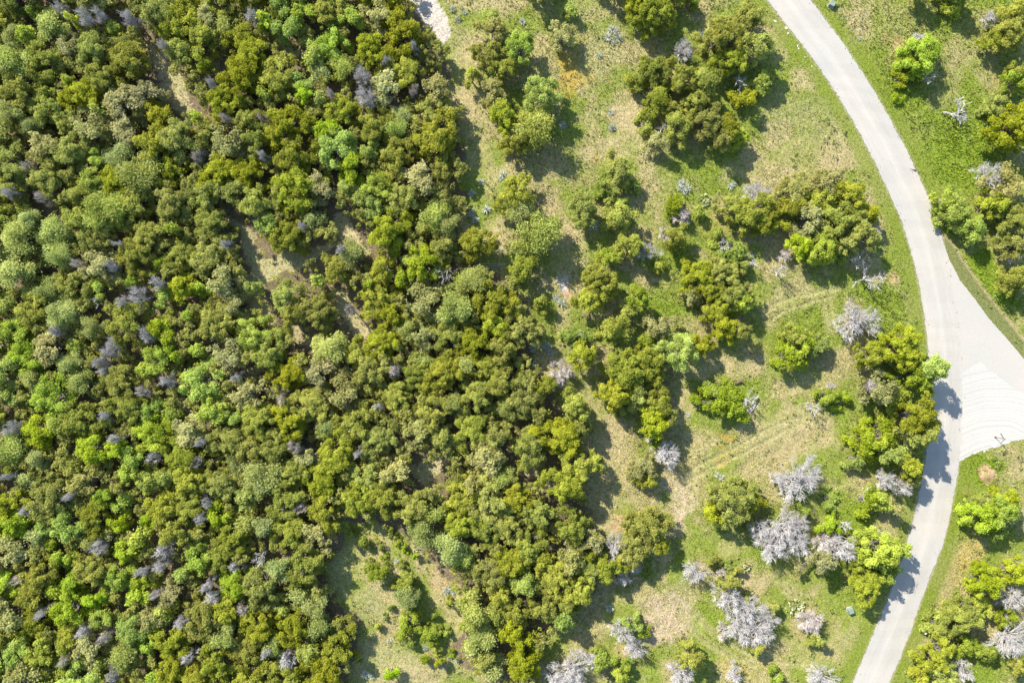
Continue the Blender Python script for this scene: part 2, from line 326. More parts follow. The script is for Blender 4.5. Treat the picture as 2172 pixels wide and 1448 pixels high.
# colour zones: px, py, radius x, radius y, kind, strength
ZONES = [
    # dry straw
    (1370, 235, 70, 45, 'tan', .85), (1320, 262, 40, 60, 'tan', .7), (1290, 320, 70, 30, 'tan', .55), (1800, 345, 60, 25, 'tan', .75), (1700, 330, 70, 40, 'tan', .5), (1780, 300, 50, 40, 'tan', .45),
    (1560, 372, 50, 22, 'tan', .5), (1000, 120, 45, 70, 'tan', .6), (990, 250, 25, 110, 'tan', .75), (1030, 350, 25, 60, 'tan', .6), (1150, 440, 50, 30, 'tan', .6), (1180, 490, 50, 40, 'tan', .7), (1215, 540, 40, 35, 'tan', .6),
    (1055, 500, 18, 50, 'tan', .7), (1200, 690, 25, 50, 'tan', .7), (1260, 850, 25, 60, 'tan', .6), (1300, 920, 30, 70, 'tan', .75), (1310, 1010, 25, 60, 'tan', .55), (1440, 1060, 26, 85, 'straw', 1.0), (1415, 1310, 60, 68, 'straw', 1.3), (1380, 1340, 30, 30, 'straw', .9),
    (1440, 1010, 40, 25, 'tan', .8), (1470, 850, 25, 40, 'tan', .8), (1500, 770, 60, 25, 'tan', .8), (1570, 775, 60, 22, 'tan', .7), (1690, 895, 70, 35, 'tan', .75), (1650, 950, 60, 45, 'tan', .6), (1740, 920, 35, 45, 'tan', .7), (1560, 1010, 40, 25, 'tan', .5),
    (1600, 1235, 50, 22, 'tan', .7), (1550, 1160, 30, 25, 'tan', .5), (1690, 1255, 60, 14, 'tan', .6), (1700, 800, 30, 40, 'tan', .55), (1740, 1380, 70, 30, 'tan', .4), (1815, 1345, 25, 40, 'tan', .5), (2060, 1180, 35, 50, 'gold', .8), (2030, 1210, 25, 35, 'gold', .6),
    (2055, 1125, 20, 20, 'gold', .4), (1895, 105, 16, 30, 'soil', .55), (1820, 40, 25, 10, 'tan', .5), (2040, 110, 40, 60, 'tan', .45), (2010, 195, 40, 50, 'tan', .35), (1655, 80, 14, 60, 'tan', .5), (1530, 450, 30, 30, 'tan', .6), (1515, 480, 25, 35, 'gold', .5),
    (1250, 20, 60, 40, 'pale', .6), (1260, 120, 60, 60, 'pale', .6), (1660, 240, 60, 60, 'pale', .6), (1740, 260, 60, 60, 'pale', .5), (1400, 300, 60, 40, 'pale', .5), (960, 100, 30, 60, 'pale', .5),
    # orange wildflowers
    (1207, 150, 32, 36, 'orange', .95), (1190, 190, 26, 24, 'orange', .6), (1225, 110, 16, 26, 'orange', .5), (1245, 160, 22, 20, 'orange', .5), (1540, 925, 24, 14, 'orange', .8), (1535, 966, 22, 10, 'orange', .9), (1385, 95, 16, 10, 'orange', .6), (1415, 70, 8, 10, 'orange', .6),
    (1265, 345, 8, 14, 'orange', .5), (1180, 105, 14, 14, 'orange', .5), (1560, 1420, 60, 20, 'gold', .4), (1600, 735, 40, 12, 'gold', .4), (1870, 1190, 12, 20, 'gold', .0),
    # bare soil
    (1195, 596, 18, 26, 'chalk', .9), (1202, 622, 14, 16, 'soil', .9), (1305, 1112, 16, 24, 'soil', .8), (1325, 1390, 14, 30, 'soil', .6), (1415, 490, 14, 12, 'soil', .7), (2094, 1007, 17, 13, 'soil', 1.2), (2040, 1035, 7, 10, 'soil', .6), (2105, 968, 8, 8, 'soil', .5), (1685, 545, 12, 10, 'soil', .6), (1895, 590, 14, 14, 'soil', .6),
    (1410, 200, 10, 10, 'soil', .5), (1435, 205, 10, 10, 'soil', .6), (1500, 145, 14, 14, 'soil', .5), (810, 1165, 26, 26, 'tan', .9), (890, 1185, 22, 40, 'tan', .9), (930, 1230, 25, 40, 'soil', .5), (975, 1290, 20, 60, 'tan', .9), (1000, 1400, 40, 30, 'tan', .8), (720, 1230, 30, 40, 'pale', .8), (780, 1290, 40, 60, 'pale', .9),
    (820, 1400, 60, 40, 'pale', .9), (880, 1420, 60, 30, 'tan', .5),
    # lush
    (1960, 60, 110, 90, 'lush', .5), (2080, 60, 100, 90, 'lush', .4), (1880, 160, 70, 90, 'lush', .6), (2000, 220, 90, 80, 'lush', .7), (2060, 340, 90, 80, 'lush', .9), (1990, 330, 60, 90, 'lush', .8),
    (1870, 660, 60, 70, 'lush', .9), (1900, 500, 30, 120, 'lush', .6), (2060, 580, 60, 60, 'lush', 1.0), (2110, 640, 60, 60, 'lush', 1.0), (2080, 985, 60, 40, 'lush', 1.0), (2020, 1100, 40, 60, 'lush', .9), (1960, 1300, 30, 70, 'lush', .8), (1800, 1220, 60, 50, 'lush', .7), (1640, 1140, 60, 90, 'lush', .8), (1450, 560, 60, 60, 'lush', .6),
    (1420, 640, 60, 40, 'lush', .8), (1700, 680, 70, 50, 'lush', .7), (1800, 860, 60, 70, 'lush', .6), (1570, 830, 60, 60, 'lush', .6), (1540, 1300, 60, 80, 'lush', .5), (1490, 400, 70, 50, 'lush', .45), (1900, 250, 60, 120, 'lush', .6), (2060, 300, 80, 80, 'lush', .6), (2100, 1420, 80, 40, 'lush', .7), (1800, 1090, 60, 60, 'lush', .8),
    (1380, 1200, 20, 40, 'lush', .8), (1450, 1220, 20, 60, 'lush', .6), (1460, 1350, 50, 30, 'lush', .4),
]
ZONES.sort(key=lambda z: z[4] != 'lush')
KC = {'straw': (.47, .37, .235), 'tan': (.43, .345, .175), 'gold': (.42, .33, .10), 'pale': (.33, .31, .13), 'orange': (.42, .295, .06), 'soil': (.50, .32, .185), 'chalk': (.52, .46, .42), 'lush': (.185, .245, .025)}
BASE_OPEN = np.array((.265, .275, .07)); LITTER = np.array((.175, .125, .085))

def ground_layers(X, Y, fine=True):
    """albedo, grass density and grass height at world X, Y"""
    PX = 1086 + X * PPM; PY = 724 - Y * PPM
    w1 = fbm(PX / 38, PY / 38, 4) - .5; w2 = fbm(PX / 38 + 50, PY / 38 + 80, 4) - .5
    QX = PX + w1 * 60; QY = PY + w2 * 60
    C = np.empty(X.shape + (3,)); C[:] = BASE_OPEN
    n = fbm(PX / 55 + 9, PY / 55 + 4, 5)
    dry = smooth01(.44, .64, n)[..., None]; C = C * (1 - .7 * dry) + np.array(KC['tan']) * .7 * dry
    n3 = fbm(PX / 7 + 31, PY / 7 + 12, 3); sp = smooth01(.56, .72, n3)[..., None]; C = C * (1 - .32 * sp) + np.array((.40, .33, .19)) * .32 * sp
    sp = smooth01(.44, .28, n3)[..., None]; C = C * (1 - .32 * sp) + np.array((.17, .19, .04)) * .32 * sp
    wet = smooth01(.52, .34, n)[..., None]; C = C * (1 - .6 * wet) + np.array(KC['lush']) * .6 * wet
    dens = np.ones(X.shape); hei = np.ones(X.shape) * (.75 + .6 * (n - .5))
    for zx, zy, rx, ry, k, s in ZONES:
        d = np.hypot((QX - zx) / rx, (QY - zy) / ry)
        a = np.clip(s * (1 - smooth01(.55, 1.25, d)), 0, 1)
        if not a.any(): continue
        if k != 'lush': a = a * (.55 + .45 * smooth01(.35, .6, fbm(PX / 9 + zx, PY / 9, 3)))
        C = C * (1 - a[..., None]) + np.array(KC[k]) * a[..., None]
        if k == 'lush': hei = hei + .35 * a
        elif k in ('soil', 'chalk'): dens = dens * (1 - .95 * a)
        elif k in ('tan',): dens = dens * (1 - .35 * a); hei = hei * (1 - .35 * a)
    f = inside(FOREST, QX, QY)
    for g in GLADES: f &= ~inside(g, QX, QY)
    g_ = np.zeros(X.shape, dtype=bool)
    for g in GLADES: g_ |= inside(g, QX, QY)
    pale = (g_ & inside(FOREST, QX, QY) & (PY < 1080))
    C[pale] = C[pale] * .35 + np.array((.47, .39, .22)) * .65
    C[f] = C[f] * .18 + LITTER * .82; dens[f] *= .25
    gp = inside(GRAVEL_PATH, PX + w1 * 14, PY + w2 * 14); C[gp] = (.52, .45, .37); dens[gp] *= .03
    # verges mown along the road
    RC = np.array([((a + c) / 2, (b + d) / 2) for (a, b), (c, d) in zip(ROAD_L, ROAD_R)])
    dr = pdist(RC, PX, PY)
    v = (1 - smooth01(58, 74, dr + w1 * 16)) * .75
    C = C * (1 - v[..., None]) + np.array((.185, .225, .03)) * v[..., None]; hei *= (1 - .6 * v)
    road = inside(ROAD_L + ROAD_R[::-1], PX, PY) | inside(APRON, PX, PY) | inside(PAD, PX, PY)
    di = inside(DITCH, PX, PY)
    C[di] = (.175, .185, .06); dens[di] *= .5; hei[di] *= .22
    ed = pdist(DITCH[:7], PX, PY); e = np.clip(1 - ed / 4.0, 0, 1); C = C * (1 - .8 * e[..., None]) + np.array((.45, .33, .20)) * .8 * e[..., None]; dens *= (1 - .8 * e)
    # edge of road: dusty
    de = np.minimum(pdist(ROAD_L, PX, PY), pdist(ROAD_R, PX, PY)); e = np.clip(1 - de / (5 + 5 * w1), 0, 1) * .6
    C = C * (1 - e[..., None]) + np.array((.42, .36, .26)) * e[..., None]
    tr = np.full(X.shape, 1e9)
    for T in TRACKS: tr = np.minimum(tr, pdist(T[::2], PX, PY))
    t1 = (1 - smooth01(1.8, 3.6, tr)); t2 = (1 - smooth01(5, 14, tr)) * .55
    C = C * (1 - t2[..., None]) + np.array((.40, .36, .15)) * t2[..., None]
    C = C * (1 - .4 * t1[..., None]) + np.array((.22, .20, .09)) * .4 * t1[..., None]  # rut soil, darkened so the shadow line of the rut is painted in
    dens = dens * (1 - .9 * t1)
    dens[road] = 0
    return C, dens, hei, road, t1, dr, f

# ------------------------------------------------------------------ ground sheet
def build_ground():
    xs = np.concatenate([[-3000, -1200, -500, -250, -150, -115], np.arange(-98, 4, .45), np.arange(4, 93, .25), [98, 115, 150, 250, 500, 1200, 3000]])
    ys = np.concatenate([[-3000, -1200, -500, -250, -150, -90], np.arange(-64, 64.1, .28), [90, 150, 250, 500, 1200, 3000]])
    X, Y = np.meshgrid(xs, ys)
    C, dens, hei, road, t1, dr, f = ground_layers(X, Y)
    PX = 1086 + X * PPM; PY = 724 - Y * PPM
    Z = (fbm(X * 1.3, Y * 1.3, 3) - .5) * .16 + (fbm(X * .12, Y * .12, 3) - .5) * .7
    near = smooth01(40, 110, dr); 
    pd = np.minimum(pdist(PAD + PAD[:1], PX, PY), pdist(APRON + APRON[:1], PX, PY)); near *= smooth01(4, 50, pd)
    Z = Z * near - .09 * t1 * near
    bump = np.exp(-(((PX - 2094) / 16) ** 2 + ((PY - 1007) / 12) ** 2)) * .3
    Z = Z + bump
    Z = Z + (fbm(X * 2.5, Y * 2.5, 2) - .5) * .05 * smooth01(38, 60, dr) * smooth01(0, 12, pd)
    Z = np.where(road, -.04, Z)
    nx, ny = len(xs), len(ys)
    i = np.arange(nx - 1)[None] + np.arange(ny - 1)[:, None] * nx
    F = np.stack([i, i + 1, i + 1 + nx, i + nx], -1).reshape(-1, 4)
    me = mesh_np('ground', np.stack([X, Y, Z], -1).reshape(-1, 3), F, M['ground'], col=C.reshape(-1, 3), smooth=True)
    o = obj('ground', me); tag(o, 'dry and green grassy ground under the woodland and clearings', 'ground', kind='structure')
    return xs, ys, Z
GX, GY, GZ = build_ground()
def ground_z(x, y):
    i = np.clip(np.searchsorted(GX, x), 0, len(GX) - 1); j = np.clip(np.searchsorted(GY, y), 0, len(GY) - 1)
    return GZ[j, i]

# grass: real blades, uncountable
def build_grass():
    rng = np.random.default_rng(3)
    n = 330000
    x = rng.uniform(-92, 92, n); y = rng.uniform(-62, 62, n)
    keep = (x > 0) | (rng.random(n) < .55); x = x[keep]; y = y[keep]
    C, dens, hei, road, t1, dr, f = ground_layers(x, y)
    k = (rng.random(len(x)) < dens * .8) & ~road
    x, y, C, hei = x[k], y[k], C[k], hei[k]; n = len(x)
    z = ground_z(x, y)
    B = 2
    V = np.empty((n, B, 3, 3)); ang0 = rng.uniform(0, 6.28, n)
    cl = fbm(x * .9, y * .9, 3)
    L = (.20 + .22 * rng.random(n)) * np.clip(hei, .1, 1.6) * (.5 + 1.1 * cl)
    for b in range(B):
        a = ang0 + b * 2.4 + rng.normal(0, .4, n); lean = rng.uniform(.3, .95, n)
        wd = (.045 + .05 * rng.random(n)) * (.6 + .5 * np.clip(hei, .2, 1.4))
        px, py = -np.sin(a) * wd, np.cos(a) * wd
        ox, oy = rng.normal(0, .05, n), rng.normal(0, .05, n)
        V[:, b, 0] = np.stack([x + px + ox, y + py + oy, z - .03], -1); V[:, b, 1] = np.stack([x - px + ox, y - py + oy, z - .03], -1)
        V[:, b, 2] = np.stack([x + ox + np.cos(a) * L * lean, y + oy + np.sin(a) * L * lean, z + L * np.sqrt(1 - lean ** 2 * .8)], -1)
    V = V.reshape(-1, 3); F = np.arange(len(V)).reshape(-1, 3)
    jit = rng.uniform(.72, 1.32, (n, 1)) * np.array([[1, 1, 1]]) * (1 + rng.normal(0, .08, (n, 3)))
    CC = np.clip(np.repeat(C * jit * np.array((1.03, 1.05, .9)), B * 3, axis=0), 0, .75)
    me = mesh_np('grass', V, F, M['grass'], col=CC)
    o = obj('grass', me); tag(o, 'short mixed green and straw grass covering the open ground', 'grass', kind='stuff')
build_grass()

# ------------------------------------------------------------------ road
def slab_strip(name, A, B, z0, z1, mat, parent, tint, seed=0):
    tint = np.interp(np.linspace(0, 1, 21), np.linspace(0, 1, len(tint)), tint)
    A = np.array([W(*p) for p in A]); B = np.array([W(*p) for p in B]); n = len(A); K = len(tint)
    s = np.linspace(0, 1, K)
    top = A[:, None] * (1 - s)[None, :, None] + B[:, None] * s[None, :, None]
    V = np.concatenate([np.concatenate([top, np.full((n, K, 1), z1)], -1).reshape(-1, 3), np.c_[A, np.full(n, z0)], np.c_[B, np.full(n, z0)]])
    i = np.arange(n - 1)[:, None] * K + np.arange(K - 1)[None]
    F = np.stack([i, i + K, i + K + 1, i + 1], -1).reshape(-1, 4)
    j = np.arange(n - 1); a0 = n * K; b0 = n * K + n
    FA = np.stack([a0 + j, a0 + j + 1, (j + 1) * K, j * K], -1); FB = np.stack([(j + 1) * K + K - 1, b0 + j + 1, b0 + j, j * K + K - 1], -1)
    al = np.arange(n)[:, None] * .5; ac = np.arange(K)[None] * 1.0 + seed * 31
    T2 = tint[None, :] + .07 * (fbm(al * .05 + ac * 0, ac * .9, 3) - .5) + .10 * (fbm(al * .35 + 7, ac * .35, 4) - .5)
    T2 = T2 + .018 * np.sign(np.sin(al * .9 + 3 * np.sin(al * .21)))                      # separate pours of concrete
    T = np.concatenate([T2.ravel(), np.full(2 * n, .95)])
    me = mesh_np(name, V, np.concatenate([F, FA, FB]), mat, attr=T)
    return obj(name, me, parent)
def jag(P, amp, seed):
    r = np.random.default_rng(seed); P = spline(P, 10); return P + r.normal(0, amp, P.shape)
L_ = jag(ROAD_L, .8, 1); R_ = jag(ROAD_R, .8, 2)
Cn = spline(ROAD_L, 10) * .5 + spline(ROAD_R, 10) * .5
nrm = (spline(ROAD_R, 10) - spline(ROAD_L, 10)); nrm /= np.linalg.norm(nrm, axis=1)[:, None]
road = empty('road'); tag(road, 'pale brushed concrete road curving through the woodland', 'road', kind='structure')
ks = np.linspace(0, 1, 9)
slab_strip('concrete_slab', L_, Cn + nrm * .6, -.08, .035, M['road'], road, np.array([.97, .985, 1.0, .985, .975, .985, 1.0, 1.02, 1.05]))
slab_strip('concrete_slab', Cn + nrm * .03, R_, -.08, .032, M['road'], road, np.array([1.05, .985, .955, .945, .95, .96, .97, .975, .985]), seed=1)
def poly_slab(name, P, z, mat, parent=None, kind=None, amp=.5, seed=5, center=None):
    r = np.random.default_rng(seed)
    import bmesh
    bm = bmesh.new(); Q = []
    for (x0, y0), (x1, y1) in zip(P, P[1:] + P[:1]):
        m = max(1, int(math.hypot(x1 - x0, y1 - y0) / 5))
        for k in range(m): Q.append((x0 + (x1 - x0) * k / m + r.normal(0, amp), y0 + (y1 - y0) * k / m + r.normal(0, amp)))
    vs_ = [bm.verts.new((*W(*q), z)) for q in Q]; f = bm.faces.new(vs_)
    if f.normal.z < 0: f.normal_flip()
    e = bmesh.ops.extrude_face_region(bm, geom=[f]); 
    for v in e['geom']:
        if isinstance(v, bmesh.types.BMVert): v.co.z -= .12
    bmesh.ops.recalc_face_normals(bm, faces=bm.faces)
    bmesh.ops.triangulate(bm, faces=bm.faces)
    me = bpy.data.meshes.new(name); bm.to_mesh(me); bm.free(); me.materials.append(mat); me.polygons.foreach_set('use_smooth', np.zeros(len(me.polygons), dtype=bool))
    a = me.attributes.new('tint', 'FLOAT', 'POINT'); a.data.foreach_set('value', np.ones(len(me.vertices), dtype=np.float32))
    return obj(name, me, parent)
poly_slab('apron_slab', APRON, .027, M['road'], road, seed=6)
pad = poly_slab('gravel_apron', PAD, .022, M['pad'], amp=1.0, seed=8)
tag(pad, 'white crushed caliche apron at the turn off beside the concrete road', 'gravel', kind='structure')
# tyre-swept rings on the caliche
t = M['pad'].node_tree
def ring_tracks(t):
    out_sc = [n for n in t.nodes if n.type == 'VECT_MATH'][0]
    tc = N_(t, 'ShaderNodeTexCoord')
    sub = N_(t, 'ShaderNodeVectorMath', operation='SUBTRACT'); cx, cy = W(2110, 1075); sub.inputs[1].default_value = (cx, cy, 0)
    nz = N_(t, 'ShaderNodeTexNoise'); nz.inputs['Scale'].default_value = .09; nz.inputs['Detail'].default_value = 2
    t.links.new(tc.outputs['Object'], nz.inputs['Vector']); t.links.new(tc.outputs['Object'], sub.inputs[0])
    ln = N_(t, 'ShaderNodeVectorMath', operation='LENGTH'); t.links.new(sub.outputs[0], ln.inputs[0])
    ma = N_(t, 'ShaderNodeMath', operation='MULTIPLY_ADD'); ma.inputs[1].default_value = 2.2; t.links.new(nz.outputs[0], ma.inputs[0]); t.links.new(ln.outputs['Value'], ma.inputs[2])
    n2 = N_(t, 'ShaderNodeTexNoise'); n2.noise_dimensions = '1D'; n2.inputs['Scale'].default_value = 2.3; n2.inputs['Detail'].default_value = 4; n2.inputs['Roughness'].default_value = .8
    t.links.new(ma.outputs[0], n2.inputs['W'])
    mr = N_(t, 'ShaderNodeMapRange'); mr.inputs[1].default_value = .3; mr.inputs[2].default_value = .7; mr.inputs[3].default_value = .84; mr.inputs[4].default_value = 1.10
    t.links.new(n2.outputs[0], mr.inputs[0])
    old = out_sc.inputs['Scale'].links[0].from_socket
    mu = N_(t, 'ShaderNodeMath', operation='MULTIPLY'); t.links.new(old, mu.inputs[0]); t.links.new(mr.outputs[0], mu.inputs[1]); t.links.new(mu.outputs[0], out_sc.inputs['Scale'])
ring_tracks(t)

# ------------------------------------------------------------------ tree kinds
def dome(rng, n, R, H, zb, pw=2.2, irr=.22, low=.2):
    """lobe centres over an uneven dome crown"""
    ph = rng.uniform(0, 6.28, 3)
    P = []
    tries = 0
    while len(P) < n and tries < n * 40:
        tries += 1
        a = rng.uniform(0, 2 * np.pi); t = math.sqrt(rng.uniform(0, 1))
        k = 1 + irr * (math.sin(2 * a + ph[0]) * .5 + math.sin(3 * a + ph[1]) * .4 + math.sin(5 * a + ph[2]) * .35)
        if rng.random() < low: t = .75 + .25 * rng.random(); z = zb + (H - zb) * rng.uniform(.0, .55)
        else: z = zb + (H - zb) * (max(0, 1 - t ** pw)) ** .55 - abs(rng.normal(0, .06)) * (H - zb)
        p = np.array([R * t * k * math.cos(a), R * t * k * math.sin(a), z])
        P.append(p)
    return np.array(P)

def dome2(rng, n, R, H, zb, pw, irr, rl):
    """foliage lobes gathered round branch ends, so the crown breaks into masses with gaps"""
    nb = max(5, int(n / 6.5))
    B = dome(rng, nb, R * .86, H - rl * .3, zb, pw, irr, .22)
    B[:, 2] -= np.abs(rng.normal(0, .11, nb)) * (H - zb)
    idx = rng.integers(nb, size=n)
    sp = R * .62 / math.sqrt(nb) * 1.25
    off = rng.normal(0, 1, (n, 3)) * np.array([sp, sp, sp * .55]) * .62
    P = B[idx] + off
    P[:, 2] = np.minimum(P[:, 2], H)
    return P, rng.normal(0, .18, nb)[idx]

def leafy(rng, name, mat, bark, R, H, nl, rl, per, size, zb=.28, pw=2.4, irr=.22, flat=.8, limbs=14, stems=3, aspect=1.4, spread=1.0, rough=.8):
    P, bt = dome2(rng, nl, R - rl * .5, H - rl * .6, H * zb, pw, irr, rl)
    cr = MB()
    lt = np.clip(rng.uniform(.2, .8, nl) + bt, .05, .95)
    for p, tl in zip(P, lt):
        r = rl * float(np.clip(np.exp(rng.normal(0, .36)), .5, 2.0)); m = max(8, int(per * (r / rl) ** 1.8))
        d = rdir(rng, m); d[:, 2] = np.where(rng.random(m) < .75, np.abs(d[:, 2]), d[:, 2])
        rad = r * rng.uniform(.45, 1.08, m) ** .6 * spread * np.where(rng.random(m) < .24, rng.uniform(1.05, 1.75, m), 1)
        pos = p + d * rad[:, None] * np.array([1, 1, flat])
        nn = d * .8 + np.array([0, 0, .55]) + rdir(rng, m) * rough; nn /= np.linalg.norm(nn, axis=1)[:, None]
        V, F = leaves(rng, pos, nn, size * rng.uniform(.65, 1.3, m), aspect)
        tt = np.clip(tl + rng.normal(0, .16, m), 0, 1)
        cr.add(V, F, np.repeat(tt, 4))
    # foliage inside the crown, behind the outer lobes
    m = int(nl * per * .14); ii = rng.integers(nl, size=m)
    pos = P[ii] * np.array([.84, .84, 1]) + rng.normal(0, rl * .8, (m, 3)) * np.array([1, 1, .6]) - np.array([0, 0, 1]) * rng.uniform(.35, 1.1, (m, 1)) * rl * 2
    nn = np.array([0, 0, .9]) + rdir(rng, m); nn /= np.linalg.norm(nn, axis=1)[:, None]
    V, F = leaves(rng, pos, nn, size * 1.15 * rng.uniform(.7, 1.3, m), aspect)
    cr.add(V, F, np.repeat(rng.uniform(.1, .8, m), 4))
    tk = MB()
    base = np.array([0, 0, -.15])
    fork = H * .13
    stemp = []
    for s in range(stems):
        a = rng.uniform(0, 6.28); q = np.array([math.cos(a), math.sin(a), 0]) * R * .16 + np.array([0, 0, fork + H * .12])
        r0 = .055 * R + .06
        b0 = base + np.array([math.cos(a), math.sin(a), 0]) * r0 * .5
        tube(tk, [b0, (b0 + q) / 2 + rng.normal(0, .05, 3), q], [r0, r0 * .8, r0 * .62], 6); stemp.append((q, r0 * .6))
    for i in rng.choice(nl, min(limbs, nl), replace=False):
        q, r0 = stemp[rng.integers(stems)]; p = P[i]
        mid = (q + p) / 2 + rng.normal(0, .12, 3) * R * .5 + np.array([0, 0, -.05 * H])
        tube(tk, [q, mid, p], [r0 * .7, r0 * .4, .012], 5)
        m = 4; d = rdir(rng, m); d[:, 2] = np.abs(d[:, 2])
        prisms(tk, np.repeat(mid[None], m, 0), mid + (p - mid) * .6 + d * rl * .9, r0 * .2, .008)
    return cr.mesh(name + '_crown', mat), tk.mesh(name + '_trunk', bark)

def bare(rng, name, R, H, nl, rl, per, twig=.016, mat='deadtwig', zb=.3, pw=2.2, droop=0.0, stems=2):
    P = dome(rng, nl, R - rl * .5, H - rl * .4, H * zb, pw, .5, .3)
    gone = rng.uniform(0, 6.28); da = np.abs((np.arctan2(P[:, 1], P[:, 0]) - gone + np.pi) % (2 * np.pi) - np.pi)
    P = P[(da > .5) | (rng.random(len(P)) < .3)]
    tk = MB(); tw = MB(); stemp = []
    for s in range(stems):
        a = rng.uniform(0, 6.28); q = np.array([math.cos(a) * R * .12, math.sin(a) * R * .12, H * .26]); r0 = .045 * R + .05
        tube(tk, [(math.cos(a) * r0 * .5, math.sin(a) * r0 * .5, -.15), q * .5 + rng.normal(0, .05, 3), q], [r0, r0 * .8, r0 * .65], 6); stemp.append((q, r0))
    for p in P:
        q, r0 = stemp[rng.integers(stems)]
        m1 = q + (p - q) * .35 + rng.normal(0, .10, 3) * R * .5; m2 = q + (p - q) * .7 + rng.normal(0, .07, 3) * R * .5
        tube(tk, [q, m1, m2, p], [r0 * .48, r0 * .32, r0 * .2, .014], 5)
        ax = p - m1; ax /= np.linalg.norm(ax) + 1e-9
        r = rl * rng.uniform(.7, 1.3); m = max(5, int(per * rng.uniform(.7, 1.3)))
        st = m1 + (p - m1) * rng.uniform(.25, 1, (m, 1)) ** .7
        d = ax[None] * rng.uniform(.5, 1.2, (m, 1)) + rdir(rng, m) * .85 + np.array([0, 0, -droop]); d /= np.linalg.norm(d, axis=1)[:, None]
        en = st + d * (r * rng.uniform(.5, 1.25, m))[:, None]
        prisms(tw, st, en, twig * 1.5, twig * .6)
        k = 2
        s2 = np.repeat(st + (en - st) * .5, k, 0); d2 = np.repeat(d, k, 0) + rdir(rng, m * k) * .8; d2 /= np.linalg.norm(d2, axis=1)[:, None]
        prisms(tw, s2, s2 + d2 * (r * rng.uniform(.25, .7, m * k))[:, None], twig, twig * .45)
    return tw.mesh(name + '_twigs', M[mat]), tk.mesh(name + '_trunk', M['deadwood'])

KINDS = {}
def kind(key, size, R, H, meshes): KINDS.setdefault(key, {}).setdefault(size, {'R': R, 'H': H, 'v': []})['v'].append(meshes)
rg = np.random.default_rng(21)
for v in range(6):
    kind('J', 's', 1.5, 3.6, leafy(rg, 'juniper', M['juniper'], M['bark'], 1.5, 3.6, 60, .28, 50, .075, irr=.45, limbs=12, stems=2))
for v in range(10):
    kind('J', 'm', 2.5, 5.2, leafy(rg, 'juniper', M['juniper'], M['bark'], 2.5, 5.2, 165, .30, 52, .077, limbs=26, pw=2.6, irr=.5))
for v in range(4):
    kind('J', 'l', 4.0, 6.0, leafy(rg, 'juniper', M['juniper'], M['bark'], 4.0, 6.0, 400, .33, 50, .082, limbs=50, stems=5, pw=3.0, irr=.55))
for v in range(3):
    kind('K', 's', 1.5, 3.4, leafy(rg, 'dry_juniper', M['juniper_dry'], M['bark'], 1.5, 3.4, 44, .29, 30, .082, irr=.3, limbs=22, stems=3))
    kind('K', 'm', 2.6, 5.0, leafy(rg, 'dry_juniper', M['juniper_dry'], M['bark'], 2.6, 5.0, 125, .31, 32, .085, irr=.34, limbs=50, stems=4))
for v in range(5):
    kind('O', 's', 1.3, 3.6, leafy(rg, 'oak', M['oak'], M['bark_oak'], 1.3, 3.6, 32, .34, 58, .085, limbs=8, stems=1, aspect=1.25))
    kind('O', 'm', 2.4, 5.6, leafy(rg, 'oak', M['oak'], M['bark_oak'], 2.4, 5.6, 105, .37, 58, .092, limbs=14, stems=1, aspect=1.25))
for v in range(2):
    kind('O', 'l', 3.8, 6.4, leafy(rg, 'oak', M['oak'], M['bark_oak'], 3.8, 6.4, 230, .40, 58, .098, limbs=24, stems=2, aspect=1.25, irr=.3))
for v in range(4):
    kind('M', 's', 1.5, 3.8, leafy(rg, 'mesquite', M['mesquite'], M['bark_oak'], 1.5, 3.8, 34, .42, 66, .06, limbs=12, stems=2, aspect=2.8, spread=1.25, rough=1.3, irr=.36))
    kind('M', 'm', 2.8, 5.4, leafy(rg, 'mesquite', M['mesquite'], M['bark_oak'], 2.8, 5.4, 100, .46, 70, .062, limbs=24, stems=2, aspect=2.8, spread=1.25, rough=1.3, irr=.36))
for v in range(3):
    kind('Y', 's', 1.1, 2.6, leafy(rg, 'lime_sapling', M['lime'], M['bark_oak'], 1.1, 2.6, 12, .42, 80, .10, limbs=7, stems=1))
for v in range(5):
    kind('G', 's', 1.4, 2.4, leafy(rg, 'leafy_shrub', M['shrub'], M['bark_oak'], 1.4, 2.4, 38, .29, 40, .085, limbs=14, stems=3, irr=.35, zb=.1))
    kind('G', 'm', 2.6, 3.8, leafy(rg, 'leafy_shrub', M['shrub'], M['bark_oak'], 2.6, 3.8, 115, .33, 40, .09, limbs=30, stems=4, irr=.38, zb=.15))
for v in range(2):
    kind('G', 'l', 4.2, 4.6, leafy(rg, 'leafy_shrub', M['shrub'], M['bark_oak'], 4.2, 4.6, 260, .36, 40, .095, limbs=46, stems=6, irr=.4, zb=.15, pw=3))
for v in range(4):
    kind('D', 's', 1.3, 2.8, bare(rg, 'dead_tree', 1.3, 2.8, 18, .55, 24, .016))
    kind('D', 'm', 2.5, 4.2, bare(rg, 'dead_tree', 2.5, 4.2, 38, .75, 16, .014, stems=3))
for v in range(3):
    kind('D', 'l', 4.2, 4.8, bare(rg, 'dead_tree', 4.2, 4.8, 80, .85, 17, .015, stems=4, pw=3))
    kind('T', 's', 1.3, 2.6, bare(rg, 'dead_tree', 1.3, 2.6, 16, .6, 22, .015, mat='deadtan'))
    kind('T', 'm', 2.3, 3.8, bare(rg, 'dead_tree', 2.3, 3.8, 40, .75, 30, .016, mat='deadtan', stems=3))
    kind('B', 's', 1.5, 3.6, bare(rg, 'bare_tree', 1.5, 3.6, 7, .7, 5, .020, stems=1))
    kind('B', 'm', 2.4, 4.6, bare(rg, 'bare_tree', 2.4, 4.6, 12, .9, 6, .024, stems=1))

